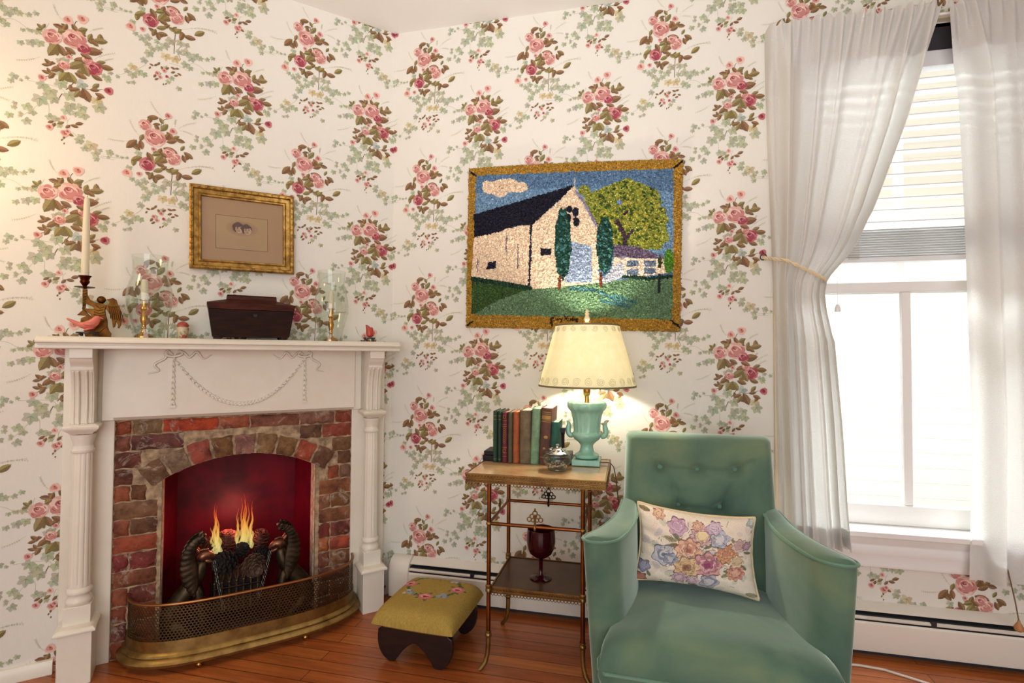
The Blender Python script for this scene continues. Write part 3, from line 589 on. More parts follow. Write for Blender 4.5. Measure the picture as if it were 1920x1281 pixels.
# lining
M_red=mat('maroon_iron_paint',(100,4,28),.45,col2=(52,3,18),scale=5,spec=.22,bump=.1)
m=M(); x0,x1=X(.985),X(.345); bx0,bx1=X(.925),X(.405)
def quad(mm,a,b,c2,d2): mm.add([a,b,c2,d2],[(0,1,2,3)])
quad(m,(x0,.09,0),(bx0,.34,0),(bx0,.34,.82),(x0,.09,.82)); quad(m,(bx0,.34,0),(bx1,.34,0),(bx1,.34,.82),(bx0,.34,.82)); quad(m,(bx1,.34,0),(x1,.09,0),(x1,.09,.82),(bx1,.34,.82)); quad(m,(x0,.09,.82),(bx0,.34,.82),(bx1,.34,.82),(x1,.09,.82))
obj('firebox_lining',m,M_red,bs,sharp=0,fixn=False)
M_le=mat('chipped_edge_plaster',(176,134,80),.8,col2=(214,204,190),scale=30)
for sx,sy in((X(.984),X(.963)),(X(.369),X(.347))): m=M(); m.box(sx,sy,.004,.085,0,.695); obj('lining_edge',m,M_le,bs,bevel=.003)
m=M(); m.box(X(1.13),X(.2),-.02,.34,-.005,.012); obj('hearth_slab',m,mat('dark_hearth',(48,36,34),.7,col2=(70,50,44),scale=9),bs)
# mantel ornaments -----------------------------------------------------------
ZM=1.272
M_brass=mat('polished_brass',(212,166,84),.22,1,col2=(176,126,56),scale=12); M_bronze=mat('aged_bronze_brass',(118,78,34),.42,1,col2=(66,38,16),scale=14,bump=.3,bscale=60)
M_copper=mat('red_bronze_cup',(112,48,20),.32,1,col2=(70,28,14),scale=10); M_wax=mat('ivory_wax',(238,230,204),.5,trans=.25); M_hg=glassmat('clear_blown_glass',(250,252,250),.95,.6)
M_blackwood=mat('black_lacquer_wood',(28,22,24),.3); 
# angel candlestick
an=thing('angel_candlestick','bronze angel candlestick holding a horn with a tall ivory candle','candlestick',PD(1.178,.095,ZM),PHI)
K=.000238; q=lambda pts:[((a-500)*K,(1140-b)*K) for a,b in pts]
m=M(); m.prism(q([(345,1140),(660,1140),(668,1080),(640,1040),(615,960),(612,860),(592,790),(580,700),(600,640),(560,600),(480,590),(440,650),(450,790),(340,815),(285,850),(278,920),(340,1000),(330,1080)]),-.011,.011)
m.ell(((530-500)*K,0,(1140-540)*K),.0145,.013,.0145,14)
for pts in([(455,700),(500,720),(560,700)],[(450,740),(510,765),(580,740)],[(445,780),(520,800),(590,780)],[(600,860),(520,900),(430,1080)],[(560,860),(470,950),(400,1050)],[(620,960),(560,1020),(500,1100)],[(470,640),(520,680),(580,650)],[(300,880),(360,920),(420,900)],[(300,930),(380,980),(440,960)]):
    m.tube([(a,-.0105,b) for a,b in q(pts)],.0022,6)
obj('angel_body',m,M_bronze,an,bevel=.0025)
m=M(); m.prism(q([(600,530),(640,520),(680,500),(725,530),(742,600),(780,700),(797,850),(790,940),(765,995),(750,990),(755,940),(728,880),(712,970),(690,985),(680,900),(660,800),(600,690),(565,645),(570,620),(625,610),(640,570)]),-.006,.010)
for i in range(7):
    a=630+i*22; m.tube([(x,-.006,z) for x,z in q([(a,640),(a+18+i*3,740),(a+30+i*6,840+i*8)])],.0016,5)
m.tube([(x,-.006,z) for x,z in q([(620,640),(680,650),(745,640)])],.002,5)
obj('wing',m,M_bronze,an,bevel=.002)
m=M(); m.prism(q([(293,380),(350,380),(352,470),(388,548),(480,598),(440,665),(335,612),(330,690),(450,690),(452,790),(435,812),(330,725),(395,802),(360,808),(232,800),(262,765),(300,720)]),-.008,.008)
for i in range(6): m.tube([(x,-.008,z) for x,z in q([(297,420+i*45),(345,405+i*45)])],.0018,5)
obj('horn',m,M_bronze,an,bevel=.002)
xc=(315-500)*K; m=M(); m.lathe([(.004,.182),(.031,.187),(.032,.189),(.028,.1895),(.006,.186),(.006,.192),(.009,.197),(.015,.206),(.015,.212),(.013,.214),(.016,.224),(.0205,.230),(.0205,.2315),(.014,.231),(.0135,.215),(0,.214)],28,(xc,0,0)); obj('candle_cup',m,M_copper,an)
cd=thing('taper_candle','tall ivory taper candle standing in the bronze angel candlestick','candle',PD(1.178-xc,.095,ZM+.214),PHI)
m=M(); m.lathe([(.0125,0),(.0130,.02),(.0115,.2),(.0095,.30),(.0075,.312),(.003,.318),(0,.319)],24); obj('wax',m,M_wax,cd); m=M(); m.tube([(0,0,.317),(.001,0,.324)],.0009,5); obj('wick',m,M_blackwood,cd)
# hurricane shades, brass candlesticks, short candles
def hurricane(s,lab,k=1.0):
    t=thing('hurricane_shade','clear glass hurricane shade '+lab,'hurricane shade',PD(s,.10,ZM),PHI,'glass hurricane shades on the mantel')
    prof=[(.054,0),(.053,.01),(.055,.04),(.066,.085),(.077,.130),(.079,.16),(.074,.20),(.062,.24),(.0585,.265),(.060,.295),(.064,.325)]
    m=M(); m.lathe([(r*k,z) for r,z in prof]+[(r*k-.0018,z) for r,z in prof[::-1]],40)
    m.f=[f for f in m.f if len(f)==4]; m.c=m.c[:len(m.f)]; m.m=m.m[:len(m.f)]
    obj('glass',m,M_hg,t,sharp=60); return t
def stick(s,lab):
    t=thing('brass_candlestick','turned brass candlestick '+lab,'candlestick',PD(s,.10,ZM),PHI,'brass candlesticks on the mantel')
    m=M(); m.lathe([(.032,0),(.032,.006),(.026,.012),(.014,.017),(.009,.024),(.007,.034),(.010,.038),(.007,.043),(.008,.052),(.0125,.066),(.0135,.078),(.010,.092),(.008,.104),(.012,.110),(.013,.114),(.011,.118),(.0095,.124),(.0105,.146),(.017,.149),(.017,.151),(.010,.151),(.0095,.14),(0,.139)],28,c=(0,0,0)); obj('stem',m,M_brass,t)
    c=thing('short_candle','short white candle '+lab.replace('inside','within').replace('at the right','right'),'candle',PD(s,.10,ZM+.139),PHI,'short candles in the glass shades')
    m=M(); m.lathe([(.009,0),(.0125,.014),(.0115,.08),(.009,.092),(0,.093)],20); obj('wax',m,M_wax,c); return t
hurricane(1.018,'next to the bronze angel'); stick(1.035,'inside the glass shade next to the bronze angel')
hurricane(.322,'at the right of the wooden tea caddy',.98); stick(.322,'inside the glass shade at the right of the tea caddy')
# pink bird on black stand, red bird on black stand
def stand(s,off,lab,r,hh):
    t=thing('carved_stand','small black carved wooden stand '+lab,'stand',PD(s,off,ZM),PHI,'carved black stands under the birds')
    m=M(); m.lathe([(r*.9,hh-.006),(r,hh-.004),(r,hh-.001),(r*.93,hh)],24,sy=.6); obj('top',m,M_blackwood,t)
    for i in range(4):
        a=pi/4+i*pi/2; m=M(); m.tube([(r*.75*cos(a),r*.45*sin(a),hh-.004),(r*.8*cos(a),r*.5*sin(a),hh*.5),(r*.68*cos(a),r*.42*sin(a),.003)],[.006,.005,.0035],8); obj('foot',m,M_blackwood,t)
    return t
M_coral=mat('pink_coral_stone',(236,142,122),.3,col2=(224,116,100),scale=14,trans=.25,spec=.6); M_redst=mat('red_carnelian_stone',(206,82,62),.28,col2=(178,58,46),scale=18,trans=.2,spec=.6)
stand(1.200,.155,'under the pink bird',.036,.017)
b1=thing('bird_figurine','pink stone bird with raised tail on a black stand, beside the angel','figurine',PD(1.2,.155,ZM+.0175),PHI)
m=M(); m.tube([(.005,0,.004),(.002,0,.012),(0,0,.016)],[.02,.018,.01],12)
m.tube([(-.064,0,.048),(-.045,0,.038),(-.028,0,.027),(-.012,0,.022),(.008,0,.026),(.020,0,.038),(.026,0,.050),(.029,0,.057),(.030,0,.0605)],[.004,.005,.008,.015,.019,.016,.012,.0095,.003],16)
obj('body',m,M_coral,b1,subsurf=1,sharp=180); m=M(); m.tube([(.034,0,.053),(.041,0,.051),(.045,0,.049)],[.005,.003,.0008],8); obj('beak',m,M_coral,b1)
m=M(); m.ell((.004,-.016,.028),.018,.005,.008,12); obj('folded_wing',m,M_coral,b1)
stand(.148,.12,'under the red bird',.030,.020)
b2=thing('bird_figurine','small red stone bird looking up, right end of the mantel','figurine',PD(.148,.12,ZM+.0205),PHI)
m=M(); m.tube([(.0,0,.0),(.001,0,.010),(.0,0,.026),(-.004,0,.040),(-.009,0,.049),(-.014,-.003,.055),(-.021,-.006,.0585)],[.013,.016,.017,.013,.009,.0055,.0008],16); obj('body',m,M_redst,b2,subsurf=1,sharp=180)
m=M(); m.tube([(.010,.006,.022),(.015,.008,.036),(.014,.008,.045),(.008,.006,.047)],[.006,.006,.005,.003],10); obj('tail',m,M_redst,b2)
m=M(); m.ell((.014,-.004,.018),.006,.011,.014,12); obj('folded_wing',m,M_redst,b2)
# enamel cup
cp=thing('enamel_jar','tiny red and white painted jar behind the left hurricane shade and the tea caddy','jar',PD(.906,.06,ZM),PHI)
m=M(); m.lathe([(.013,0),(.016,.006),(.021,.03),(.022,.044),(.018,.05)],20); obj('body',m,mat('cream_enamel',(206,186,156),.3,col2=(176,84,64),scale=28,contrast=(.5,.56)),cp)
m=M(); m.lathe([(.022,.05),(.022,.056),(.016,.066),(.006,.071),(0,.072)],20); obj('lid',m,mat('red_enamel',(168,70,52),.35),cp)
m=M(); m.ell((0,-.0185,.026),.010,.003,.012,12); obj('painted_scene',m,mat('green_painted_scene',(110,128,96),.4,col2=(206,190,150),scale=60),cp)
# tea caddy
M_rose=mat('rosewood',(48,22,14),.55,col2=(18,10,8),scale=6,stretch=(2,8,14),detail=5,contrast=(.3,.7),spec=.15); M_rose2=mat('reddish_rosewood',(80,34,20),.5,col2=(42,18,12),scale=6,stretch=(2,8,14),detail=5,spec=.2)
tc=thing('tea_caddy','dark rosewood sarcophagus shaped tea caddy with bun feet','box',PD(.655,.105,ZM),PHI)
def frust(mm,w0,d0,z0,w1,d1,z1): mm.add([(-w0,-d0,z0),(w0,-d0,z0),(w0,d0,z0),(-w0,d0,z0),(-w1,-d1,z1),(w1,-d1,z1),(w1,d1,z1),(-w1,d1,z1)],[(3,2,1,0),(4,5,6,7),(0,1,5,4),(1,2,6,5),(2,3,7,6),(3,0,4,7)])
m=M(); frust(m,.146,.058,.012,.162,.072,.122); obj('body',m,M_rose,tc,bevel=.0015); m=M(); frust(m,.144,.057,.0105,.1472,.0592,.028); obj('base_band',m,M_rose2,tc)
m=M(); frust(m,.162,.072,.123,.168,.078,.149); frust(m,.168,.078,.149,.098,.04,.166); frust(m,.096,.036,.166,.095,.034,.183); ld=obj('lid',m,M_rose2,tc,bevel=.0012)
m=M(); frust(m,.0955,.0345,.183,.093,.032,.187); obj('lid_cap',m,M_rose,ld)
m=M(); m.lathe([(0,.0),(.007,.0),(.008,.002)],16); obj('keyhole',m,M_blackwood,tc,loc=(.01,-.0685,.101),rot=(pi/2-.14,0,0))
for x in(-.125,.125):
    for y in(-.04,.04): m=M(); m.lathe([(.012,0),(.017,.004),(.018,.008),(.014,.0125)],18,(x,y,0)); obj('bun_foot',m,M_blackwood,tc)
# framed photograph on the chimney wall
M_gilt=mat('antique_gilt',(184,146,74),.42,.75,col2=(126,92,40),scale=40,bump=.35,bscale=120)
pf=thing('framed_photograph','antique photograph of two children in a wide gilt frame','picture frame',PD(.686,.004,1.757),PHI); pf.rotation_euler=(0,math.radians(-1.0),PHI)
w,h=.2045,.179
m=M(); pr=[(0,-.002),(.002,.026),(-.004,.030),(-.012,.027),(-.016,.018),(-.030,.014),(-.036,.018),(-.041,.016),(-.044,.006),(-.044,-.002)]
def frame(mm,w,h,pr):
    V=[]
    for sx,sz in((-1,-1),(1,-1),(1,1),(-1,1)): V.append([(sx*(w+o),-d,sz*(h+o)) for o,d in pr])
    mm.grid(V,cu=True)
frame(m,w,h,pr)
for i in range(56):
    t=i/56*4; k=int(t); u=(t-k)*2-1; p=[(u*w,-h),(w,u*h),(-u*w,h),(-w,-u*h)][k]; m.ell((p[0]*(1-.03),-.029,p[1]*(1-.035)),.0055,.004,.0045,8)
obj('frame',m,M_gilt,pf)
cv=Canvas(500,400,(174,142,106),-w,-h,2*w/500,2*h/400)
cv.Y=-cv.Y
for (cx,cy,rx,ry,c) in((0,0,.104,.074,(112,84,58)),(0,0,.102,.072,(176,148,108))):
    cv.poly([(cx-rx-.005,cy-ry-.009),(cx+rx-.005,cy-ry-.009),(cx+rx-.005,cy+ry-.009),(cx-rx-.005,cy+ry-.009)][::1],c)
for r_,c in((1.5,(168,138,102)),(1.2,(160,130,98)),(1,(150,120,92))): cv.ell(-.005,.012,.042*r_,.022*r_,c)
for cx,cy,k in((-.020,.012,1.05),(.013,.007,1)):
    cv.ell(cx-.002,cy+.004,.021*k,.022*k,(88,64,60),wob=.04); cv.ell(cx+.001,cy-.018,.011*k,.008*k,(164,136,104)); cv.ell(cx+.003,cy-.003,.0145*k,.0175*k,(192,166,132)); cv.ell(cx-.005,cy-.004,.006*k,.013*k,(170,142,112)); cv.ell(cx+.001,cy+.0125,.015*k,.0065*k,(88,64,60),rot=.15)
    for e in(-.0035,.0085): cv.ell(cx+e*k,cy+.001,.0032,.002,(84,60,54)); cv.ell(cx+e*k,cy+.0052,.0042,.0011,(130,100,82)); cv.ell(cx+e*k,cy-.002,.0036,.0012,(172,146,116))
    cv.ell(cx+.0035,cy-.0045,.0012,.0042,(166,138,108)); cv.ell(cx+.003,cy-.0072,.0026,.001,(130,100,84)); cv.ell(cx+.003,cy-.0122,.0042,.0015,(126,84,74)); cv.ell(cx+.003,cy-.0150,.003,.0008,(160,132,104))
cv.a=cv.a[::-1]
gx=np.linspace(-w+.043,w-.043,321); gz=np.linspace(-h+.043,h-.043,261)
# sample: rows = z, cols = x
cv2=np.flipud(cv.a) if 0 else cv.a
m=M(); P=[[(x,-.006,z) for z in gz] for x in gx]; kx=((gx[:-1]+gx[1:])/2+w)/(2*w)*500; kz=((gz[:-1]+gz[1:])/2+h)/(2*h)*400
m.grid(P,cols=np.rint(cv2[kz.astype(int)][:,kx.astype(int)].transpose(1,0,2)).astype(int)); obj('photograph',m,mat('sepia_print',attr=True,rough=.6),pf,sharp=0,fixn=False)
m=M(); m.box(-w+.04,w-.04,-.0105,-.009,-h+.04,h-.04); obj('glass',m,glassmat('picture_glass',(250,250,250),.6,.12),pf,sharp=0)
m=M(); m.box(-w+.003,w-.003,-.003,.003,-h+.003,h-.003); obj('backing',m,M_blackwood,pf)
# ---------------------------------------------------------------- fire: grate, andirons, cones, flames, fender
M_iron=mat('blackened_iron',(52,44,38),.5,.7,col2=(26,22,22),scale=18,bump=.4,bscale=60); M_and=mat('bronzed_iron',(92,76,56),.42,.8,col2=(46,36,28),scale=14,bump=.3,bscale=50)
gr=thing('fire_grate','iron fire basket with pointed arch bars holding pine cones','grate',PD(.685,-.06,.012),PHI)
m=M()
for i in range(7):
    x=-.085+i*.0285; m.tube([(x,-.03,.06),(x,-.03,.19)],.005,8)
    if i<6:
        for kx in(0,1):
            xs=x+kx*.0285; m.tube([(xs,-.032,.185),(xs+(.0285*.2)*(1-2*kx),-.032,.215),(x+.0143+.0285*(.5-kx)*-.6,-.032,.245),(x+.0285*(1-kx) ,-.032,.262)],.0035,6)
    m.ell((x,-.03,.19),.007,.007,.007,8)
obj('front_bars',m,mat('worn_iron_bars',(138,116,88),.42,.8,col2=(84,68,50),scale=20),gr)
m=M(); m.tube([(-.095,-.03,.165),(.095,-.03,.165)],.006,8); m.tube([(-.095,-.03,.065),(.095,-.03,.065)],.006,8)
for s in(-1,1): m.tube([(s*.095,-.03,.0),(s*.095,-.03,.20)],.007,8); m.tube([(s*.095,-.03,.165),(s*.085,.14,.165)],.005,8); m.tube([(s*.085,.14,.0),(s*.085,.14,.19)],.007,8); m.tube([(s*.095,-.03,.065),(s*.085,.14,.065)],.005,8)
m.tube([(-.085,.14,.165),(.085,.14,.165)],.005,8)
for i in range(6): m.tube([(-.08+i*.032,-.03,.07),(-.075+i*.03,.14,.07)],.004,6)
obj('basket',m,M_iron,gr)
m=M(); m.box(-.088,.088,-.022,.135,.07,.20); obj('ember_bed',m,mat('charred_bed',(24,20,20),.95,col2=(50,34,26),scale=30,bump=1,bscale=40),gr)
# pine cones
M_cone=mat('pine_cone',(98,72,56),.75,col2=(60,40,32),scale=30); M_cone2=mat('charred_pine_cone',(36,28,26),.8,col2=(16,14,14),scale=30); M_cone3=mat('reddish_pine_cone',(120,62,44),.75,col2=(70,34,26),scale=30)
def cone(s,off,z,r,mt,lab,axis):
    t=thing('pine_cone',lab,'pine cone',PD(s,off,z),PHI,'pine cones in the fire grate')
    m=M(); A=Vector(axis).normalized(); Q=A.to_track_quat('Z','Y').to_matrix().to_4x4()
    m.ell((0,0,0),r*.62,r*.62,r*.8,12,T=Q); N=70
    for i in range(N):
        f=(i+.5)/N; ph=i*2.39996; lat=-pi/2+pi*f*.93; rr=r*.62*cos(lat); zz=r*.85*sin(lat)
        L=r*.42*(.6+.5*cos(lat)); w=r*.20
        up=.35+.5*f; d=Vector((cos(ph),sin(ph),up)).normalized(); b=Vector((rr*cos(ph),rr*sin(ph),zz)); sd=Vector((-sin(ph),cos(ph),0)); n=d.cross(sd)*-1
        v=[b-sd*w*.6,b+sd*w*.6,b+d*L*.75+sd*w,b+d*L+n*r*.03,b+d*L*.75-sd*w]; v2=[p-n*r*.07 for p in v]
        m.add(v+v2,[(0,1,2,3,4),(9,8,7,6,5)]+[(k,k+5,(k+1)%5+5,(k+1)%5) for k in range(5)],T=Q)
    obj('scales',m,mt,t,sharp=30); return t
nf=Vector((0,-1,0))
cone(.618,.0,.268,.052,M_cone,'large brown pine cone at the front of the fire grate, facing out',(0.05,-1,-.1))
cone(.728,-.02,.292,.052,M_cone2,'blackened pine cone at the front left of the grate',(-.5,-.6,.25))
cone(.795,-.12,.335,.046,M_cone3,'reddish pine cone behind the left andiron head',(-.4,-.5,.6))
cone(.722,-.13,.352,.046,M_cone3,'reddish pine cone standing behind the left flame',(0,-.3,1))
cone(.588,-.12,.338,.044,M_cone3,'reddish pine cone standing behind the right andiron head',(.1,-.3,1))
cone(.592,-.05,.290,.040,M_cone2,'dark pine cone tucked behind the large brown one',(.6,-.5,.2))
cone(.668,-.06,.318,.036,M_cone2,'dark pine cone between the two flames',(.2,-.5,.6))
# andirons
def andiron(s,k,lab,chain):
    t=thing('griffin_andiron',lab,'andiron',PD(s,.0,.012),PHI,'griffin andirons'); x=lambda a:a*k
    m=M()
    m.tube([(x(-.075),.0,.03),(x(-.07),0,.09),(x(-.045),0,.15),(x(-.005),0,.20),(x(.028),0,.25),(x(.040),0,.29),(x(.042),0,.315)],[.030,.045,.042,.036,.032,.024,.019],14)
    m.tube([(x(-.07),-.02,.08),(x(-.04),-.035,.055),(x(.0),-.04,.02),(x(.03),-.042,.006)],[.036,.030,.018,.013],12)
    m.tube([(x(.02),-.015,.225),(x(.042),-.03,.15),(x(.045),-.03,.06),(x(.06),-.035,.008)],[.026,.017,.013,.014],12)
    m.tube([(x(.02),.02,.225),(x(.040),.03,.15),(x(.043),.03,.06),(x(.058),.035,.008)],[.024,.017,.013,.014],12)
    m.tube([(x(-.08),.01,.05),(x(-.11),.03,.06),(x(-.125),.03,.10),(x(-.11),.02,.13)],[.012,.010,.008,.005],8)
    m.box(min(x(-.11),x(.075)),max(x(-.11),x(.075)),-.05,.045,0,.012)
    obj('body',m,M_and,t,subsurf=1,sharp=180)
    m=M(); m.tube([(x(.030),0,.315),(x(.045),0,.335),(x(.062),0,.337),(x(.080),0,.325),(x(.094),-.0,.313)],[.018,.024,.021,.014,.004],12); m.tube([(x(.05),0,.315),(x(.07),0,.303),(x(.088),0,.298)],[.012,.010,.004],8)
    for e in(-1,1): m.tube([(x(.035),e*.014,.345),(x(.02),e*.020,.368),(x(.012),e*.02,.385)],[.008,.006,.001],8); m.ell((x(.066),e*.017,.335),.004,.004,.004,8)
    m.tube([(x(.02),0,.34),(x(.03),0,.355),(x(.05),0,.362),(x(.07),0,.352)],.006,8)
    obj('head',m,mat('copper_toned_head',(156,106,78),.35,.8,col2=(96,66,50),scale=20),t,subsurf=1,sharp=180)
    # wing: a tall curved fan of ribs ending in a curl
    m=M(); path=[(.045,.20),(.012,.215),(-.02,.25),(-.035,.30),(-.03,.35),(-.005,.395),(.025,.418),(.045,.415),(.05,.40)]
    n=len(path)
    base=[(.022,.185),(.030,.22),(.030,.26),(.024,.30),(.018,.34),(.020,.37),(.030,.392),(.040,.400),(.046,.398)]
    tip=[(.016,.175),(-.006,.205),(-.028,.25),(-.036,.305),(-.030,.355),(-.012,.395),(.014,.420),(.038,.426),(.052,.416)]
    def cr(L,u):
        f=u*(len(L)-1); i=min(int(f),len(L)-2); g=f-i; a=Vector(L[max(i-1,0)]);b=Vector(L[i]);c=Vector(L[i+1]);d=Vector(L[min(i+2,len(L)-1)])
        return .5*((2*b)+(c-a)*g+(2*a-5*b+4*c-d)*g*g+(3*b-a-3*c+d)*g**3)
    for sd,yo in((-1,-.034),(1,.034)):
        V=[]
        for i in range(61):
            u=i/60; a=cr(base,u);b=cr(tip,u); V.append([(x(a.x+(b.x-a.x)*v*(1+.06*cos(u*2*pi*17+4)*(v>.8))),yo+sd*(.005*sin(pi*v)+.0016*cos(u*2*pi*17+v*7)*max(0,min(1,v*2.2-.4))),a.y+(b.y-a.y)*v) for v in np.linspace(0,1,9)])
        m=M(); m.grid(V); wg=obj('wing',m,M_and,t,solid=.006,sharp=70)
        m=M(); m.tube([(x(.044+.016*cos(a)*(1-a/9)),yo,.410+.016*sin(a)*(1-a/9)) for a in np.linspace(1.6,8,22)],.008,8); obj('wing_curl',m,M_and,wg)
    m=M(); pts=chain
    n=15
    for i in range(n):
        u=i/(n-1); px=pts[0][0]*(1-u)+pts[1][0]*u; pz=pts[0][1]*(1-u)+pts[1][1]*u-.012*sin(pi*u); py=-.012-.055*u
        d=Vector((pts[1][0]-pts[0][0],-.055,pts[1][1]-pts[0][1])).normalized(); o=d.orthogonal().normalized() if i%2 else d.cross(d.orthogonal()).normalized()
        m.tube([Vector((x(px),py,pz))+d*(.0095*cos(a))+o*(.0055*sin(a)) for a in np.linspace(0,2*pi,13)[:-1]],.0018,5,closed=True)
    obj('chain',m,mat('dark_steel_chain',(98,100,92),.4,.9) if k>0 else bpy.data.materials['dark_steel_chain'],t)
andiron(.862,1,'bronzed winged griffin andiron left of the grate, facing right',((.088,.30),(.125,.12)))
andiron(.468,-1,'bronzed winged griffin andiron right of the grate, facing left',((.088,.30),(.135,.14)))
# flames
def flamemat():
    t=NT('flame'); e=t.N('Emission'); tr=t.N('BsdfTransparent'); mx=t.N('MixShader'); co=t.N('TexCoord'); sp=t.N('SeparateXYZ'); t.L(co,'Object',sp,'Vector')
    r=t.N('ValToRGB'); el=r.color_ramp.elements; el[0].position=0; el[0].color=C4((206,196,130)); el[1].position=1; el[1].color=C4((214,70,30))
    for p_,c in((.22,(236,206,116)),(.45,(250,176,80)),(.7,(244,112,48))): q=el.new(p_); q.color=C4(c)
    mm=t.N('MapRange'); mm.inputs[1].default_value=0; mm.inputs[2].default_value=.24; t.L(sp,'Z',mm,0); t.L(mm,0,r,'Fac'); t.L(r,'Color',e,'Color'); e.inputs['Strength'].default_value=1.15
    lw=t.N('LayerWeight'); lw.inputs['Blend'].default_value=.5; cr=t.N('ValToRGB'); cr.color_ramp.elements[0].color=(.34,.34,.34,1); cr.color_ramp.elements[0].position=.3; cr.color_ramp.elements[1].color=(0.02,.02,.02,1); cr.color_ramp.elements[1].position=.85
    t.L(lw,'Facing',cr,'Fac'); t.L(cr,'Color',mx,0); t.L(tr,'BSDF',mx,1); t.L(e,'Emission',mx,2); t.L(mx,'Shader',t.out,'Surface'); return t.m
fi=thing('fire','two groups of orange flame tongues rising from the pine cones in the grate','fire',PD(.69,-.085,.315),PHI)
M_fl=flamemat()
def tongue(x,h,w,lean,z=0,y=0):
    m=M(); n=12; m.tube([(x+lean*(i/n)**1.5+.004*sin(i*1.1+x*90),y,z+h*i/n) for i in range(n+1)],[max(.0005,.72*w*(sin(pi*min(1,.18+.82*i/n))**.8)*(1-.6*i/n)) for i in range(n+1)],12,flat=1); 
    obj('flame',m,M_fl,fi,sharp=180)
for a in((-.083,.20,.014,.000),(-.070,.17,.015,-.010),(-.060,.10,.015,-.008),(-.090,.12,.010,-.006),(.005,.19,.010,.004),(.022,.12,.015,.006),(.042,.23,.016,-.006),(.058,.19,.014,.012),(.035,.14,.018,.0),(.066,.10,.012,.004),(.030,.235,.009,-.010),(-.078,.225,.008,-.004),(-.066,.215,.007,-.012),(.012,.15,.010,-.004),(.048,.21,.010,.004),(.036,.255,.008,-.002),(.062,.215,.007,.006),(.026,.17,.010,.002),(-.074,.13,.012,.004)): tongue(*a)
fl_=light('POINT','fire_glow',PD(.685,-.14,.42),2.2,(1,.30,.20),.05)
# fender
M_fb=mat('dull_brass',(164,136,80),.36,.9,col2=(126,100,56),scale=16); M_fm=mat('dark_brass_mesh',(96,80,54),.36,.9); M_cr=mat('coppery_rail',(150,100,58),.32,.9)
fd=thing('fire_fender','low bowed brass fender with a perforated metal screen before the hearth','fender',PD(.633,0,0),PHI)
def fcurve(n,k=0):
    P=[]
    for i in range(n+1):
        a=pi-pi*i/n; c,s=cos(a),sin(a); P.append((( .437+k)*(abs(c)**.62)*(1 if c>0 else -1),-(.235+k)*(abs(s)**.72)-.0))
    return P
def resample(P,n):
    P=np.array(P); d=np.r_[0,np.cumsum(np.hypot(*np.diff(P,axis=0).T))]; t=np.linspace(0,d[-1],n); return np.c_[np.interp(t,d,P[:,0]),np.interp(t,d,P[:,1])],d[-1]
FC,FL=resample(fcurve(600),401)
def fpt(s): 
    f=s/FL*400; i=min(399,max(0,int(f))); g=f-i; return FC[i]*(1-g)+FC[i+1]*g
m=M(); pz=.0100; px=.0126; z0,z1=.108,.246; nr=int((z1-z0)/pz); nc=int(FL/px)
hexo=[(cos(pi/6+i*pi/3),sin(pi/6+i*pi/3)) for i in range(6)]
for r_ in range(nr):
    for c in range(nc):
        s=(c+.5+(.5 if r_%2 else 0))*px; z=z0+(r_+.5)*pz
        if s+px>FL: continue
        v=[]
        for k in(1.0,.72):
            for a,b in hexo: q=fpt(s+a*px*.577*k); v.append((q[0],q[1],z+b*pz*.667*k))
        m.add(v,[(i,(i+1)%6,(i+1)%6+6,i+6) for i in range(6)])
obj('mesh_screen',m,M_fm,fd,sharp=0,fixn=False,solid=.0016)
P3,_=resample(fcurve(600),161)
m=M(); m.tube([(a,b,.249) for a,b in P3],.0058,8); m.tube([(P3[0][0],P3[0][1],.249),(P3[0][0],P3[0][1],.06)],.005,8); m.tube([(P3[-1][0],P3[-1][1],.249),(P3[-1][0],P3[-1][1],.06)],.005,8); obj('top_rail',m,M_cr,fd)
m=M(); m.sweep([(-.004,.112),(.004,.112),(.005,.07),(.016,.064),(.02,.058),(.018,.052),(.030,.046),(.036,.038),(.034,.028),(.026,.022),(-.004,.022)],[tuple(p) for p in P3][::1] if 0 else [tuple(p) for p in P3]); obj('base_rail',m,M_fb,fd)
for i in(14,54,107,147):
    p=P3[i]; q=P3[i]*np.array([1.02,1.04]); m=M(); m.ell((q[0],q[1]-.004,.0125),.0125,.0125,.0125,14); obj('ball_foot',m,M_brass,fd)
# ---------------------------------------------------------------- hooked rug hanging on the back wall
rg=thing('hooked_rug','hooked wool rug picture of a white barn and trees with a mustard border','wall hanging',(.913,-.003,1.73))
cv=Canvas(400,320,(164,126,48),0,0,4.0025,4.003)
cv.a+=RNG.normal(0,13,(320,400,1))
cv.poly([(163,185),(800,158),(1470,145),(1462,1145),(135,1110)],(92,122,152),12)
cv.poly([(163,300),(840,260),(1470,300),(1468,800),(150,700)],(112,144,172),12)
for x,y,rx,ry in((260,265,50,42),(330,290,60,40),(390,250,80,46),(460,260,70,36),(330,245,60,34),(240,240,28,22)): cv.ell(x,y,rx,ry,(222,198,172),j=10)
for x,y,r in((1180,330,130),(1290,350,100),(1060,370,120),(1330,470,105),(1000,470,90),(1200,480,180),(1340,590,100),(1180,600,150),(1080,600,90),(905,285,40),(950,350,50)): cv.ell(x,y,r,r*.92,(136,142,58),wob=.06,lob=7,j=24)
for i in range(420):
    a=random.uniform(0,6.28); r=random.random()**.5; x=1190+r*235*cos(a); y=460+r*235*sin(a)
    cv.ell(x,y,random.uniform(6,14),random.uniform(5,10),random.choice([(70,92,36),(56,80,34),(178,170,74),(160,158,60),(104,122,44)]),rot=random.uniform(0,3),j=8)
cv.line([(1160,680),(1170,600),(1135,520),(1120,495)],26,(70,52,64),8); cv.line([(1170,610),(1215,560)],16,(70,52,64),8); cv.line([(1180,430),(1165,445)],20,(70,52,64),8); cv.ell(1135,365,18,16,(120,140,190))
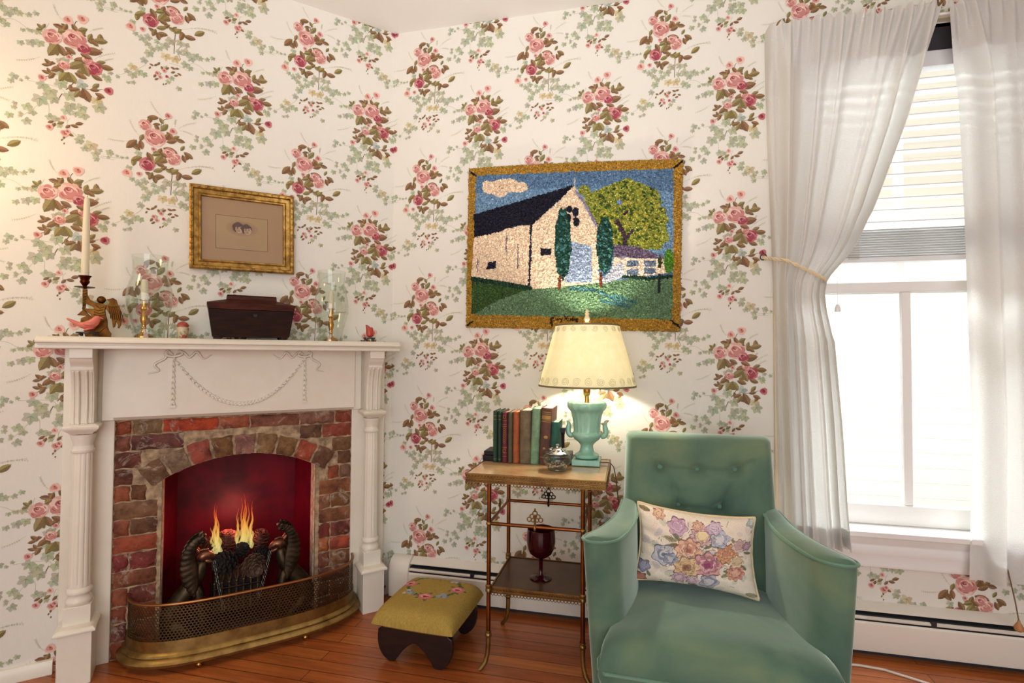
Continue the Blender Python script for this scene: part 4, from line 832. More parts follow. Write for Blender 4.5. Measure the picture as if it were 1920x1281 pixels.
cv.poly([(1090,645),(1260,665),(1420,735),(1420,752),(1085,728)],(104,90,112),10); cv.poly([(1095,735),(1440,745),(1440,840),(1160,872),(1085,840)],(226,206,184),8)
for x,y in((1215,772),(1325,772),(1215,830),(1325,820)): cv.poly([(x-36,y-18),(x+36,y-18),(x+36,y+20),(x-36,y+20)],(104,118,138),12)
cv.poly([(130,860),(540,940),(800,915),(1465,850),(1462,1145),(135,1110)],(98,128,96),12)
cv.poly([(130,860),(540,945),(330,1010),(150,1110),(132,1110)],(58,86,44),12)
cv.poly([(148,598),(440,525),(560,488),(545,945),(130,872)],(226,204,178),9); cv.poly([(560,490),(700,390),(838,248),(905,360),(990,520),(1005,900),(800,920),(540,945)],(228,206,180),9)
cv.poly([(1005,905),(1090,800),(1150,760),(1165,860),(1060,900)],(182,186,196),8)
cv.poly([(150,445),(520,340),(845,243),(760,330),(650,430),(560,512),(440,522),(300,568),(146,600)],(26,26,40),6)
cv.line([(845,200),(843,260)],9,(186,186,190)); cv.line([(850,290),(905,365),(985,520)],18,(140,136,160),10)
cv.poly([(815,620),(955,660),(955,895),(780,900)],(150,166,188),14)
for x,y,rx,ry in((808,408,20,24),(850,428,20,32),(800,470,18,30),(853,495,22,30)): cv.ell(x,y,rx,ry,(30,30,44))
cv.poly([(615,670),(690,672),(688,712),(612,716)],(30,28,40)); cv.poly([(245,760),(305,758),(303,806),(240,812)],(34,30,46))
for p in([(548,510),(545,700),(535,940)],): cv.line(p,15,(38,34,46),6)
for x,y0,y1 in((380,570,690),(460,650,800),(176,745,825)): cv.line([(x,y0),(x-5,y1)],9,(128,112,122),14)
for i in range(26): x=140+i*16; cv.ell(x,875+i*2.4,16,16,(34,62,44),j=10)
for cx,cy,rx,ry in((765,640,56,240),(1040,650,54,190)):
    cv.ell(cx,cy,rx,ry,(30,68,58),wob=.05,lob=9,j=10)
    for i in range(70):
        a=random.uniform(0,6.28); r=random.random()**.5; cv.ell(cx+r*rx*.9*cos(a),cy+r*ry*.95*sin(a),9,6,random.choice([(64,112,108),(22,50,44),(84,134,130)]),rot=.8)
cv.line([(745,860),(740,940)],20,(112,66,44)); cv.line([(1015,840),(1014,925)],20,(100,60,44))
for i in range(16): cv.ell(1165+i*19,875-abs(i-8)*2,16,13,(34,58,46),j=8)
cv.line([(1380,850),(1380,960)],18,(38,44,46)); cv.ell(1440,760,30,80,(80,128,44),j=14); cv.ell(1385,770,14,40,(60,70,40))
for a in([(820,940),(980,950),(1200,1060)],[(1090,985),(1230,1030)],[(1020,1020),(1190,1060)]): cv.line(a,22,(66,108,110),14)
for p in([(105,150),(160,182)],[(1470,140),(1532,88)],[(1452,1150),(1512,1200)],[(92,1190),(138,1155)]): cv.line(p,13,(30,26,22))
for p in([(690,1190),(688,1140),(700,1132)],[(845,1140),(862,1160)]): cv.line(p,14,(56,34,16))
for p in([(716,1122),(724,1150),(706,1156)],[(738,1138),(730,1148),(740,1154),(746,1144),(738,1138)],[(752,1140),(760,1152),(768,1138),(756,1168)],
  [(788,1124),(786,1156)],[(804,1124),(802,1156)],[(787,1140),(803,1140)],[(812,1142),(812,1154),(822,1154),(824,1142)],[(828,1154),(830,1144),(838,1144),(838,1154)],[(846,1128),(845,1154)],[(852,1150),(860,1144),(853,1142),(852,1154)],[(866,1154),(868,1144),(876,1144)]): cv.line([((x-780)*.93+772,y-3) for x,y in p],6.5,(56,34,16))
nu,nv=330,258; cw=lambda u,v:((1-u)*(1-v)*105+u*(1-v)*1530+u*v*1510+(1-u)*v*85+0*u,(1-u)*(1-v)*130+u*(1-v)*75+u*v*1225+(1-u)*v*1195-22*np.sin(pi*u)*(1-v)*.6)
TL,TR,BR,BL=(.4105,2.139),(1.427,2.104),(1.412,1.321),(.4005,1.347)
uu=np.linspace(0,1,nu); vv=np.linspace(0,1,nv)
U,V=np.meshgrid(uu,vv,indexing='ij'); gx=(1-U)*(1-V)*TL[0]+U*(1-V)*TR[0]+U*V*BR[0]+(1-U)*V*BL[0]; gz=(1-U)*(1-V)*TL[1]+U*(1-V)*TR[1]+U*V*BR[1]+(1-U)*V*BL[1]+.008*np.sin(pi*U)*(1-V)
ed=np.minimum(np.minimum(U,1-U)*130,np.minimum(V,1-V)*105).clip(0,1)**.5
ns=RNG.normal(0,1,(nu,nv)); ns=(ns+np.roll(ns,1,0)+np.roll(ns,1,1)+np.roll(np.roll(ns,1,0),1,1))/4
gy=-(.004+.016*ed+.0062*ns*ed+.004*np.sin(U*9+V*4)*.5)
gx=gx+.0016*RNG.normal(0,1,(nu,nv))+(1-ed)*.002*RNG.normal(0,1,(nu,nv)); gz=gz+.0014*RNG.normal(0,1,(nu,nv))
uc=(U[:-1,:-1]+U[1:,1:])/2; vc=(V[:-1,:-1]+V[1:,1:])/2; cx,cy=cw(uc,vc)
cols=cv.a[np.clip((cy/4.003).astype(int),0,319),np.clip((cx/4.0025).astype(int),0,399)]
cols=np.clip(cols*(1+.10*RNG.normal(0,1,uc.shape+(1,))),0,255)
cols=(np.rint(cols/4)*4).astype(int)
gy=np.minimum(gy,-.002); m=M(); m.grid(np.stack([gx-.913,gy,gz-1.73],-1),cols=cols); obj('hooked_pile',m,mat('wool_pile',attr=True,rough=.95,spec=.1,sheen=.2),rg,sharp=0,fixn=False)
m=M(); m.box(-.49,.49,-.004,-.0002,-.36,.37); obj('backing',m,mat('burlap_backing',(150,124,84),.95),rg)
# ---------------------------------------------------------------- brass side table
M_tb=mat('warm_brass_tube',(150,92,48),.3,.95,col2=(116,66,34),scale=10); M_tb2=mat('antique_brass_gallery',(150,116,68),.38,.9,col2=(120,90,52),scale=14)
tt=thing('side_table','small brass gallery side table with two shelves between the footstool and armchair','table',(.842,-.33,0))
ZT=.757
m=M(); m.box(-.262,.262,-.20,.20,ZT-.012,ZT-.002); obj('table_top',m,mat('marbled_amber_top',(206,172,126),.14,col2=(176,136,92),scale=7,detail=5,coat=.5),tt)
def gallery(w,y0,y1,zt,hh,rings):
    m=M(); m.sweep([(-.003,zt-.001),(.0,zt),(.003,zt-.001),(.003,zt-.005),(.0005,zt-.006),(.0005,zt-hh*.52),(.0025,zt-hh*.55),(.0025,zt-hh*.65),(.0005,zt-hh*.68),(.0005,zt-hh*.9),(.0035,zt-hh*.92),(.0035,zt-hh),(-.003,zt-hh)],[(-w,y1),(-w,y0),(w,y0),(w,y1)][::1],closed=True)
    if rings:
        per=[((-w,y0),(w,y0)),((w,y0),(w,y1)),((-w,y1),(-w,y0))]
        for a,b in per:
            L=sqrt((b[0]-a[0])**2+(b[1]-a[1])**2); n=int(L/.0125); dx,dy=(b[0]-a[0])/L,(b[1]-a[1])/L; nx,ny=dy,-dx
            for i in range(n):
                s=(i+.5)*L/n; cx,cy=a[0]+dx*s+nx*.0025,a[1]+dy*s+ny*.0025
                if rings>1:
                    for zc,r in((zt-hh*.29,.0048),(zt-hh*.79,.0040)): m.tube([(cx+dx*r*cos(t),cy+dy*r*cos(t),zc+r*sin(t)) for t in np.linspace(0,2*pi,9)[:-1]],.0011,4,closed=True)
                else: m.tube([(cx+dx*.004*cos(t),cy+dy*.004*cos(t),zt-hh*.5+.006*sin(t)) for t in np.linspace(0,2*pi,9)[:-1]],.0011,4,closed=True)
                m.tube([(cx+dx*.0058*cos(t),cy+dy*.0058*cos(t),zt-hh-.0005-.0085*sin(t)) for t in np.linspace(0,pi,7)],.0012,4)
    return m
obj('top_gallery',gallery(.265,-.203,.203,ZT,.034,2),M_tb2,tt,sharp=50)
m=M(); m.box(-.172,.172,-.155,.150,.302,.312); obj('lower_shelf',m,mat('dark_bronze_shelf',(92,64,40),.3,.5,col2=(74,50,32),scale=5),tt); obj('shelf_gallery',gallery(.174,-.157,.152,.316,.026,1),M_tb2,tt,sharp=50)
for sx in(-1,1):
    for y in(-.17,.16):
        x=sx*.181; m=M(); m.tube([(x,y,.12),(x,y,.726)],.0085,12)
        lg=obj('leg',m,M_tb,tt); sy=-1 if y<0 else 1
        m=M(); m.tube([(x,y,.13),(x,y,.10),(x+sx*.002,y+sy*.001,.065),(x+sx*.010,y+sy*.004,.032),(x+sx*.026,y+sy*.010,.008),(x+sx*.034,y+sy*.013,.003)],[.010,.0095,.009,.009,.0085,.006],10)
        m.ell((x,y,.135),.0135,.0135,.012,14); m.lathe([(.0125,.148),(.0125,.152)],14,(x,y,0)); obj('foot',m,M_fb,lg)
        m=M(); m.lathe([(.009,.298),(.0125,.300),(.0125,.310),(.0105,.313),(.0125,.316),(.0125,.324),(.009,.327)],16,(x,y,0)); obj('joint',m,M_fb,lg); m=M(); m.ell((x,y,.56),.0125,.0125,.010,12); obj('joint',m,M_fb,lg)
for y in(-.17,.16):
    m=M(); m.tube([(-.181,y,.56),(.181,y,.56)],.007,10); r=obj('rail',m,M_tb,tt)
    m=M(); yy=y-.002
    for dx,z,r_ in((0,.612,.009),(-.012,.600,.008),(.012,.600,.008),(-.022,.588,.008),(.022,.588,.008),(-.008,.586,.007),(.008,.586,.007),(0,.600,.006)): m.tube([(dx+r_*cos(t),yy,z+r_*sin(t)) for t in np.linspace(0,2*pi,11)[:-1]],.0024,6,closed=True)
    m.ell((0,yy,.624),.004,.004,.008,8); m.tube([(0,yy,.548),(0,yy,.60)],.0045,8); m.ell((0,yy-.004,.556),.006,.005,.012,8); obj('fleuron',m,M_tb2 if y<0 else mat('dark_fleuron',(44,34,28),.5,.8),r)
for x in(-.181,.181):
    m=M(); m.tube([(x,-.17,.56),(x,.16,.56)],.006,10); r=obj('side_rail',m,M_tb,tt); m=M()
    for dy,z,r_ in((0,.60,.008),(-.012,.588,.007),(.012,.588,.007)): m.tube([(x,dy+r_*cos(t),z+r_*sin(t)) for t in np.linspace(0,2*pi,11)[:-1]],.0024,6,closed=True)
    m.tube([(x,0,.55),(x,0,.595)],.004,8); obj('fleuron',m,M_tb2,r)
# ---------------------------------------------------------------- table lamp
M_cer=mat('celadon_glaze',(152,198,178),.2,col2=(122,178,158),scale=9,stretch=(1,1,.5),coat=.5,detail=5)
lp=thing('table_lamp','turquoise urn shaped table lamp with a lit cream parchment shade','lamp',(1.015,-.245,ZT))
fl2=lambda a,z:(1+.022*cos(20*a)) if .135<z<.222 else ((1+.025*cos(14*a)) if .222<=z<.262 else 1)
m=M(); m.lathe([(.048,.026),(.052,.030),(.052,.038),(.045,.043),(.036,.047),(.030,.055),(.0265,.068),(.0265,.078),(.032,.086),(.040,.094),(.052,.103),(.060,.115),(.0625,.123),(.060,.130),(.055,.134),(.0545,.138),(.0555,.16),(.058,.185),(.062,.205),(.067,.220),(.073,.226),(.079,.234),(.0815,.246),(.080,.257),(.075,.262),(.070,.260),(.05,.250),(0,.246)],80,mod=fl2)
m.box(-.058,.058,-.058,.058,0,.024); obj('urn_base',m,M_cer,lp,bevel=.003)
for s in(-1,1):
    m=M(); m.tube([(s*.056,-.0,.118),(s*.072,0,.116),(s*.080,0,.130),(s*.078,0,.150),(s*.0735,0,.161),(s*.078,0,.172),(s*.085,0,.179)],[.014,.0135,.013,.012,.010,.007,.003],12); obj('handle',m,M_cer,lp,subsurf=1,sharp=180)
m=M(); m.lathe([(.010,.245),(.012,.25),(.009,.262),(.009,.285),(.014,.29),(.016,.305),(.016,.335),(0,.336)],20); m.tube([(.02*s*0+.028*sin(t)*1.2,0,.30+.30*(1-cos(t))/2) for s in(1,) for t in np.linspace(0,pi,14)],.0018,6); m.tube([(-.034*sin(t),0,.30+.30*(1-cos(t))/2) for t in np.linspace(0,pi,14)],.0018,6); obj('socket_and_harp',m,M_brass,lp)
def emis(name,c,s):
    t=NT(name); e=t.N('Emission'); e.inputs[0].default_value=C4(c); e.inputs[1].default_value=s; t.L(e,0,t.out,'Surface'); return t.m
m=M(); m.lathe([(.012,.335),(.014,.345),(.024,.37),(.029,.395),(.026,.418),(.014,.432),(0,.436)],20); obj('bulb',m,emis('lit_bulb',(255,226,170),26),lp)
zb,zt,rb,rt=.328,.581,.2035,.134
m=M(); m.lathe([(rb+(rt-rb)*i/10,zb+(zt-zb)*i/10) for i in range(11)]+[(rb+(rt-rb)*i/10-.0015,zb+(zt-zb)*i/10) for i in range(10,-1,-1)],64)
k=[i for i,f in enumerate(m.f) if len(f)==4]; m.f=[m.f[i] for i in k]; m.c=[m.c[i] for i in k]; m.m=[m.m[i] for i in k]
sh=obj('lamp_shade',m,mat('parchment_shade',(252,250,234),.7,col2=(247,243,220),scale=34,trans=.62,detail=6),lp,sharp=50)
m=M()
for z,r in((zb,rb),(zt,rt)): m.lathe([(r-.002,z-.003),(r+.0012,z-.003),(r+.0010,z+.004),(r-.002,z+.004)],64,cap=False)
obj('edge_trim',m,mat('olive_edge_trim',(112,104,70),.6),sh)
m=M()
for n_,zc,rr in((26,zb+.024,.0165),(20,zt-.018,.0125)):
    R0=rb+(rt-rb)*(zc-zb)/(zt-zb)
    for i in range(n_):
        a0=2*pi*i/n_; pts=[]
        for t in np.linspace(0,2*pi*2.2,24):
            q=rr*(1-t/(2*pi*2.6)); dz=q*sin(t+i); aa=a0+q*cos(t+i)/R0; z=zc+dz; R=rb+(rt-rb)*(z-zb)/(zt-zb)+.0006; pts.append((R*cos(aa),R*sin(aa),z))
        m.tube(pts,.0007,4)
obj('scroll_border',m,mat('grey_scroll_ink',(176,172,140),.8),sh)
m=M()
for i in range(3): a=i*2*pi/3; m.tube([(0,0,zt-.004),(rt*cos(a),rt*sin(a),zt-.002)],.0015,6)
m.tube([(rt*cos(a),rt*sin(a),zt-.002) for a in np.linspace(0,2*pi,33)[:-1]],.0015,6,closed=True); obj('spider',m,M_brass,sh)
m=M(); m.lathe([(.006,zt-.004),(.008,zt+.0),(.008,zt+.006),(.006,zt+.009),(.006,zt+.014),(.010,zt+.022),(.0115,zt+.030),(.009,zt+.04),(.006,zt+.046),(.010,zt+.05),(.006,zt+.056),(.008,zt+.062),(.004,zt+.068),(0,zt+.073)],20); obj('finial',m,mat('ivory_finial',(232,214,172),.35),lp)
light('POINT','table_lamp_bulb',(1.015,-.245,ZT+.455),20,(1,.91,.74),.03)
# lamp cord over the table edge
lc=thing('lamp_cord','thin dark lamp cord hanging over the right edge of the brass table','cord',(1.11,-.2,.757)); m=M()
m.tube([(-.04,-.03,.004),(-.01,-.03,.006),(.0,-.03,.006),(.016,-.032,-.01),(.026,-.034,-.06),(.034,-.03,-.14),(.044,-.01,-.25),(.055,.05,-.4),(.06,.12,-.74)],.0022,6); obj('cord',m,mat('brown_cord',(92,72,50),.7),lc)
# ---------------------------------------------------------------- books and book ends
M_pg=mat('book_pages',(226,208,178),.85,col2=(206,184,150),scale=90,stretch=(60,.6,1))
BX=lambda c:.621+(c-188)*.000290
books=[('dark green',(30,66,48),188,258,.215,.135,0,1),('deep green',(28,58,44),262,325,.215,.14,0,1),('maroon',(104,30,44),325,412,.211,.14,0,2),('olive grey',(84,82,60),415,488,.213,.14,0,0),('orange brown',(170,88,44),490,585,.214,.14,0,0),
 ('thick olive brown',(112,100,74),588,758,.222,.15,0,0),('sage green',(124,158,124),746,872,.232,.15,2.2,0),('thick dark brown',(92,56,46),871,1035,.236,.15,2.8,3),('short teal',(24,90,76),1030,1132,.178,.13,3.0,0)]
M_gold=mat('dull_gilt_band',(156,124,66),.5,.5)
NB=len(books)
LB=['dark green cloth book, leftmost of the row on the brass table','slim deep green book, second from the left in the row','maroon book with patterned spine panels in the row on the table','olive grey book between the maroon and the orange one','orange brown cloth book in the middle of the row','thick olive brown book between the orange and the sage green one','sage green book leaning slightly right in the row','thick dark brown leather book with a gilt band at the spine','short teal book at the right end of the row']
for i,(nm,c,a,b,h,d,ang,deco) in enumerate(books):
    w=(b-a)*.00029; t=thing('book',LB[i],'book',(BX(a),-.31,ZT),0,'old books on the brass table'); t.rotation_euler=(0,math.radians(ang),0)
    mm=mat('cloth_'+nm.replace(' ','_'),c,.7,col2=jit(tuple(int(x*.78) for x in c),3),scale=26,bump=.25,bscale=300)
    m=M(); sp=[(0,.012),(w*.12,.004),(w*.3,.0005),(w*.5,0),(w*.7,.0005),(w*.88,.004),(w,.012),(w,d),(w-.003,d),(w-.003,.014),(.003,.014),(.003,d),(0,d)]
    m.prism(sp,0,h,axis='z'); cvr=obj('cover',m,mm,t,bevel=.0008)
    m=M(); m.box(.0031,w-.0031,.0145,d-.004,.004,h-.005); obj('pages',m,M_pg,t)
    m=M()
    def band(z,hh): m.prism([(w*.1,.0045),(w*.3,-.0004),(w*.5,-.001),(w*.7,-.0004),(w*.9,.0045),(w*.5,.004)],z,z+hh,axis='z')
    if deco==1: [band(z,.0015) for z in(h-.02,h-.035,.012)]
    if deco==2:
        for z in(h-.035,h-.052,h-.06,.025,.04,.062): band(z,.0016)
        for z in(h-.018,.05): m.tube([(w*.5+.006*cos(q),-.0012,z+.007*sin(q)) for q in np.linspace(0,2*pi,11)[:-1]],.001,4,closed=True)
        for k in range(8): m.tube([(w*.5+.005*cos(q),-.0012,.085+k*.009+.004*sin(q)) for q in np.linspace(0,2*pi,9)[:-1]],.0007,4,closed=True)
    if deco==3:
        for z in(h-.018,h-.026,h-.052,h-.058,.03): band(z,.0022)
        band(h-.047,.016)
        m.ell((w*.55,-.001,.115),.009,.0012,.007,8); m.ell((w*.45,-.001,.068),.006,.0012,.005,8)
    if deco: obj('gilt_band',m,M_gold,cvr)
M_be=mat('dark_bookend_metal',(40,36,36),.4,.6,col2=(22,20,22),scale=20)
def bookend(x,k,lab):
    t=thing('bookend',lab,'bookend',(x,-.30,ZT),0,'column book ends'); 
    m=M(); m.box(min(0,k*.048),max(0,k*.048),.01,.13,0,.022); m.box(min(0,k*.044),max(0,k*.044),.018,.125,.022,.040); obj('base',m,M_be,t,bevel=.002)
    cx=k*.0115; cyb=.03 if k>0 else .118; hs=1 if k>0 else .8; m=M(); m.lathe([(.011,.04),(.011,.046),(.008,.05),(.0075,.055),(.0068,.122),(.0085,.126),(.0085,.13),(.006,.133)],20,(cx,cyb,0),mod=lambda a,z:1-.08*max(0,cos(8*a)) if .052<z<.121 else 1); obj('column',m,M_be,t)
    m=M(); [m.box(cx-a,cx+a,cyb-a,cyb+a,b,c_) for a,b,c_ in((.009,.131,.137),(.011,.137,.142),(.0115,.144,.150),(.010,.142,.145))]; obj('capital',m,M_be,t)
bookend(.6195,-1,'dark metal column bookend at the left of the book row'); bookend(.906,1,'dark metal column bookend at the right of the book row behind the glass jar')
# glass jar with silver lid
jr=thing('potpourri_jar','round clear glass jar with a pierced silver lid in front of the books','jar',(.911,-.395,ZT))
m=M(); o_=[(.034,0),(.038,.004),(.036,.010),(.040,.015),(.053,.030),(.0575,.042),(.054,.055),(.045,.063),(.040,.066)]
m.lathe(o_+[(r-.0025,z) for r,z in o_[::-1][:-1]]+[(.03,.008),(0,.008)],48,mod=lambda a,z:1+.012*cos(16*a) if .012<z<.05 else 1); obj('glass_bowl',m,M_hg,jr,sharp=60)
m=M()
for i in range(150):
    a=random.uniform(0,6.28); r=.036*random.random()**.5; m.ell((r*cos(a),r*sin(a),random.uniform(.013,.026)),.005,.004,.003,6,col=random.choice([(120,92,64),(188,168,140),(90,72,58),(206,198,188)]))
obj('potpourri',m,mat('dried_petals',attr=True,rough=.8),jr); bpy.data.objects['potpourri']['kind']='stuff'
M_sil=mat('tarnished_silver',(206,206,204),.26,1,col2=(150,148,146),scale=50,bump=.6,bscale=90)
m=M(); m.lathe([(.041,.064),(.047,.067),(.046,.070),(.040,.074),(.028,.082),(.014,.087),(.007,.089),(.006,.094),(.009,.098),(.006,.103),(0,.104)],40,mod=lambda a,z:1+.05*abs(sin(7*a)) if .065<z<.071 else 1)
for i in range(10): a=i*pi/5; m.ell((.030*cos(a),.030*sin(a),.0825),.006,.006,.003,8)
obj('silver_lid',m,M_sil,jr)
# ruby goblet
rt_=NT('ruby_glass'); b_=rt_.N('BsdfPrincipled'); b_.inputs['Base Color'].default_value=C4((62,4,18)); b_.inputs['Roughness'].default_value=.08; b_.inputs['Coat Weight'].default_value=.5
tr_=rt_.N('BsdfTransparent'); tr_.inputs['Color'].default_value=C4((150,10,34)); mx_=rt_.N('MixShader'); mx_.inputs[0].default_value=.62; rt_.L(tr_,0,mx_,1); rt_.L(b_,0,mx_,2); rt_.L(mx_,0,rt_.out,'Surface')
gb=thing('goblet','deep ruby red glass goblet on the lower shelf of the brass table','goblet',(.842,-.365,.3125))
m=M(); o_=[(.028,.088),(.044,.101),(.054,.122),(.0585,.148),(.057,.175),(.0545,.198)]; m.lathe([(.006,.076),(.012,.080)]+o_+[(r-.002,z) for r,z in o_[::-1]]+[(0,.092)],40); obj('bowl',m,rt_.m,gb,sharp=60)
m=M(); m.lathe([(.044,0),(.044,.003),(.030,.008),(.014,.012),(.0085,.018),(.0078,.04),(.0078,.066),(.009,.075),(0,.077)],36); obj('stem_and_foot',m,rt_.m,gb,sharp=60)
# ---------------------------------------------------------------- footstool
st_=thing('footstool','low footstool with mustard needlepoint cushion and dark wooden ends','footstool',(.380,-.392,0),math.radians(-3))
cv=Canvas(200,200,(168,142,72),-.2,-.2,.002,.002); cv.a+=RNG.normal(0,5,(200,200,1))
for i in range(60):
    a=i/60*2*pi; cv.ell(-.010+.112*cos(a),.062+.098*sin(a),.010,.006,random.choice([(92,104,62),(118,122,78),(78,92,66)]),rot=a+random.uniform(0,2))
for x,y in((-.024-.065,.155),(.052,.138),(.062,-.012),(-.086,-.012)):
    for k in range(11): cv.ell(x+random.uniform(-.026,.026),y+random.uniform(-.018,.018),.010,.008,random.choice([(150,160,166),(196,190,176),(122,138,150),(176,170,162)]),rot=random.uniform(0,3))
for x,y in((-.124,.065),(-.027,.168),(.097,.058),(-.008,-.034)):
    for q in range(5): cv.ell(x+.03*cos(q*1.26),y+.026*sin(q*1.26),.014,.007,(98,112,68),rot=q*1.26)
    cv.ell(x,y,.030,.025,(206,122,124),wob=.1); cv.ell(x-.002,y+.002,.018,.015,(226,170,160),wob=.12,lob=4); cv.ell(x,y-.002,.012,.009,(186,66,84),wob=.15,lob=3); cv.ell(x-.001,y+.001,.005,.004,(110,40,50))
n=61; g=np.linspace(-1,1,n); P=[];
def sq(u,v):
    a=.176*u*(1-.02*v*v); b=.184*v*(1-.02*u*u); e=max(abs(u),abs(v)); k=(1-abs(u)**7)*(1-abs(v)**7)
    return a,b,.152+.064*max(0,k)**.5
Pt=[[sq(u,v) for v in g] for u in g]
m=M(); gc=(g[:-1]+g[1:])/2; cc=np.zeros((n-1,n-1,3),int)
for i in range(n-1):
    for j in range(n-1): cc[i,j]=np.rint(cv.a[min(199,max(0,int((gc[j]*.184+.2)/.002))),min(199,max(0,int((gc[i]*.176+.2)/.002)))])
n2=121; g2=np.sign(np.linspace(-1,1,n2))*np.abs(np.linspace(-1,1,n2))**.8; gc=(g2[:-1]+g2[1:])/2
ci=np.clip(((gc*.176+.2)/.002).astype(int),0,199); cj=np.clip(((gc*.184+.2)/.002).astype(int),0,199)
m.grid([[sq(u,v) for v in g2] for u in g2],cols=np.rint(cv.a[cj][:,ci].transpose(1,0,2)).astype(int))
m.grid([[(x,y,.152-.016*max(0,(1-abs(u)**6)*(1-abs(v)**6))**.5) for v,(x,y,z) in zip(g,row)] for u,row in zip(g,Pt)],col=(140,120,66)); obj('cushion',m,mat('needlepoint_wool',attr=True,rough=.92,spec=.1,bump=.5,bscale=260),st_,sharp=180)
M_dkw=mat('dark_stained_wood',(40,22,18),.35,col2=(24,14,14),scale=8,stretch=(1,6,6))
for nm,y in(('front_end',-.138),('back_end',.130)):
    m=M(); pts=[(-.135,.137),(-.150,.105),(-.148,.06),(-.128,.022),(-.105,.004),(-.092,0),(-.085,.004),(-.072,.02),(-.05,.036),(-.02,.046),(0,.05),(.02,.046),(.05,.036),(.072,.02),(.085,.004),(.092,0),(.105,.004),(.128,.022),(.148,.06),(.150,.105),(.135,.137)]
    pts=[(-.13,.137)]+[(a*1.04,b) for a,b in bez((-.152,.12),(-.165,.03),(-.105,.0),8)]+[(-.088,.0)]+bez((-.08,.01),(-.04,.07),(0,.085),8)+bez((.0,.085),(.04,.07),(.08,.01),8)[1:]+[(.088,0)]+[(a*1.04,b) for a,b in bez((.105,0),(.165,.03),(.152,.12),8)]+[(.13,.137)]
    m.prism(pts,y-.011,y+.011); obj(nm,m,M_dkw,st_,bevel=.003)
m=M(); m.box(-.14,.14,-.15,.15,.118,.142); obj('top_board',m,M_dkw,st_)
# ---------------------------------------------------------------- armchair
def velvet():
    t=NT('green_velvet'); b=t.N('BsdfPrincipled'); b.inputs['Roughness'].default_value=.78; b.inputs['Specular IOR Level'].default_value=.2; b.inputs['Sheen Weight'].default_value=1.0; b.inputs['Sheen Roughness'].default_value=.42; b.inputs['Sheen Tint'].default_value=C4((212,232,224))
    co=t.N('TexCoord'); n=t.N('TexNoise'); n.inputs['Scale'].default_value=3.6; n.inputs['Detail'].default_value=5; n.inputs['Distortion'].default_value=.6; t.L(co,'Object',n,'Vector'); r=t.N('ValToRGB'); r.color_ramp.elements[0].position=.33; r.color_ramp.elements[1].position=.68; r.color_ramp.elements[0].color=C4((68,96,84)); r.color_ramp.elements[1].color=C4((114,132,100)); q=r.color_ramp.elements.new(.5); q.color=C4((90,116,96)); t.L(n,'Fac',r,'Fac'); t.L(r,'Color',b,'Base Color')
    mp=t.N('Mapping'); mp.inputs['Scale'].default_value=(420,420,60); t.L(co,'Object',mp,'Vector'); n2=t.N('TexNoise'); n2.inputs['Scale'].default_value=1; t.L(mp,'Vector',n2,'Vector'); bp=t.N('Bump'); bp.inputs['Strength'].default_value=.12; bp.inputs['Distance'].default_value=.002; t.L(n2,'Fac',bp,'Height'); t.L(bp,'Normal',b,'Normal'); t.L(b,'BSDF',t.out,'Surface'); return t.m
M_vel=velvet(); M_pip=mat('pale_velvet_piping',(98,134,112),.7,sheen=.9,sheenc=(210,240,226))
ac=thing('armchair','green velvet armchair with a buttoned back and flared arms','armchair',(1.428,-.70,0),math.radians(-1.5))
BT=[(-.133,.795),(.0,.793),(.131,.799),(-.068,.664),(.075,.667)]
def yf(x,z):
    y=.222+(z-.60)*.155-.022*(1-min(1,(abs(x)/.27))**3)*sin(pi*min(1,max(0,(z-.35)/.6)))**.5
    for bx,bz in BT:
        d2=(x-bx)**2+(z-bz)**2; y+=.027*math.exp(-d2/(2*.016**2))+.012*math.exp(-d2/(2*.045**2))
    for (ax,az),(bx,bz) in(((-.133,.795),(0,.793)),((0,.793),(.131,.799)),((-.068,.664),(.075,.667)),((.075,.667),(.115,.75)),((-.068,.664),(-.085,.74)),((.131,.799),(.185,.835))):
        L2=(bx-ax)**2+(bz-az)**2; u=min(1,max(0,((x-ax)*(bx-ax)+(z-az)*(bz-az))/L2)); d2=(x-ax-u*(bx-ax))**2+(z-az-u*(bz-az))**2; y+=.009*math.exp(-d2/(2*.007**2))
    return y
rows=[]; zs=[.30]+list(np.linspace(.34,.90,70))+[.908,.914,.917,.918]
for z in zs:
    hw=.268-.010*max(0,(z-.6)/.32); e=0
    if z>.90: e=min(1,(z-.90)/.018); 
    hwz=hw-.03*(1-sqrt(max(0,1-e*e))); R=[]; n=75
    yb=.335+(z-.60)*.155; mid=lambda x:(yf(x,min(z,.9))+yb)/2
    for i in range(n):
        x=-hwz+2*hwz*i/(n-1); q=min(1,(hwz-abs(x))/.035); a=yf(x*1.0,min(z,.90)); k=sqrt(max(0,1-(1-q)**2)); y=mid(x)+(a-mid(x))*(k if q<1 else 1)*sqrt(max(0,1-.92*e*e)); R.append((x,y,z))
    for i in range(n-2,0,-3):
        x=-hwz+2*hwz*i/(n-1); R.append((x,mid(x)+(yb-mid(x))*sqrt(max(0,1-.92*e*e)),z))
    rows.append(R)
m=M(); m.grid(rows,cv=True); L=len(rows[0]); m.f.append(tuple((len(rows)-1)*L+j for j in range(L))); m.c.append((255,255,255)); m.m.append(0); bk_=obj('backrest',m,M_vel,ac,sharp=180)
for bx,bz in BT:
    m=M(); m.ell((0,0,0),.0125,.006,.0125,16); m.tube([(.0125*cos(a),.001,.0125*sin(a)) for a in np.linspace(0,2*pi,17)[:-1]],.0016,5,closed=True); obj('button',m,M_pip,bk_,loc=(bx,yf(bx,bz)-.004,bz))
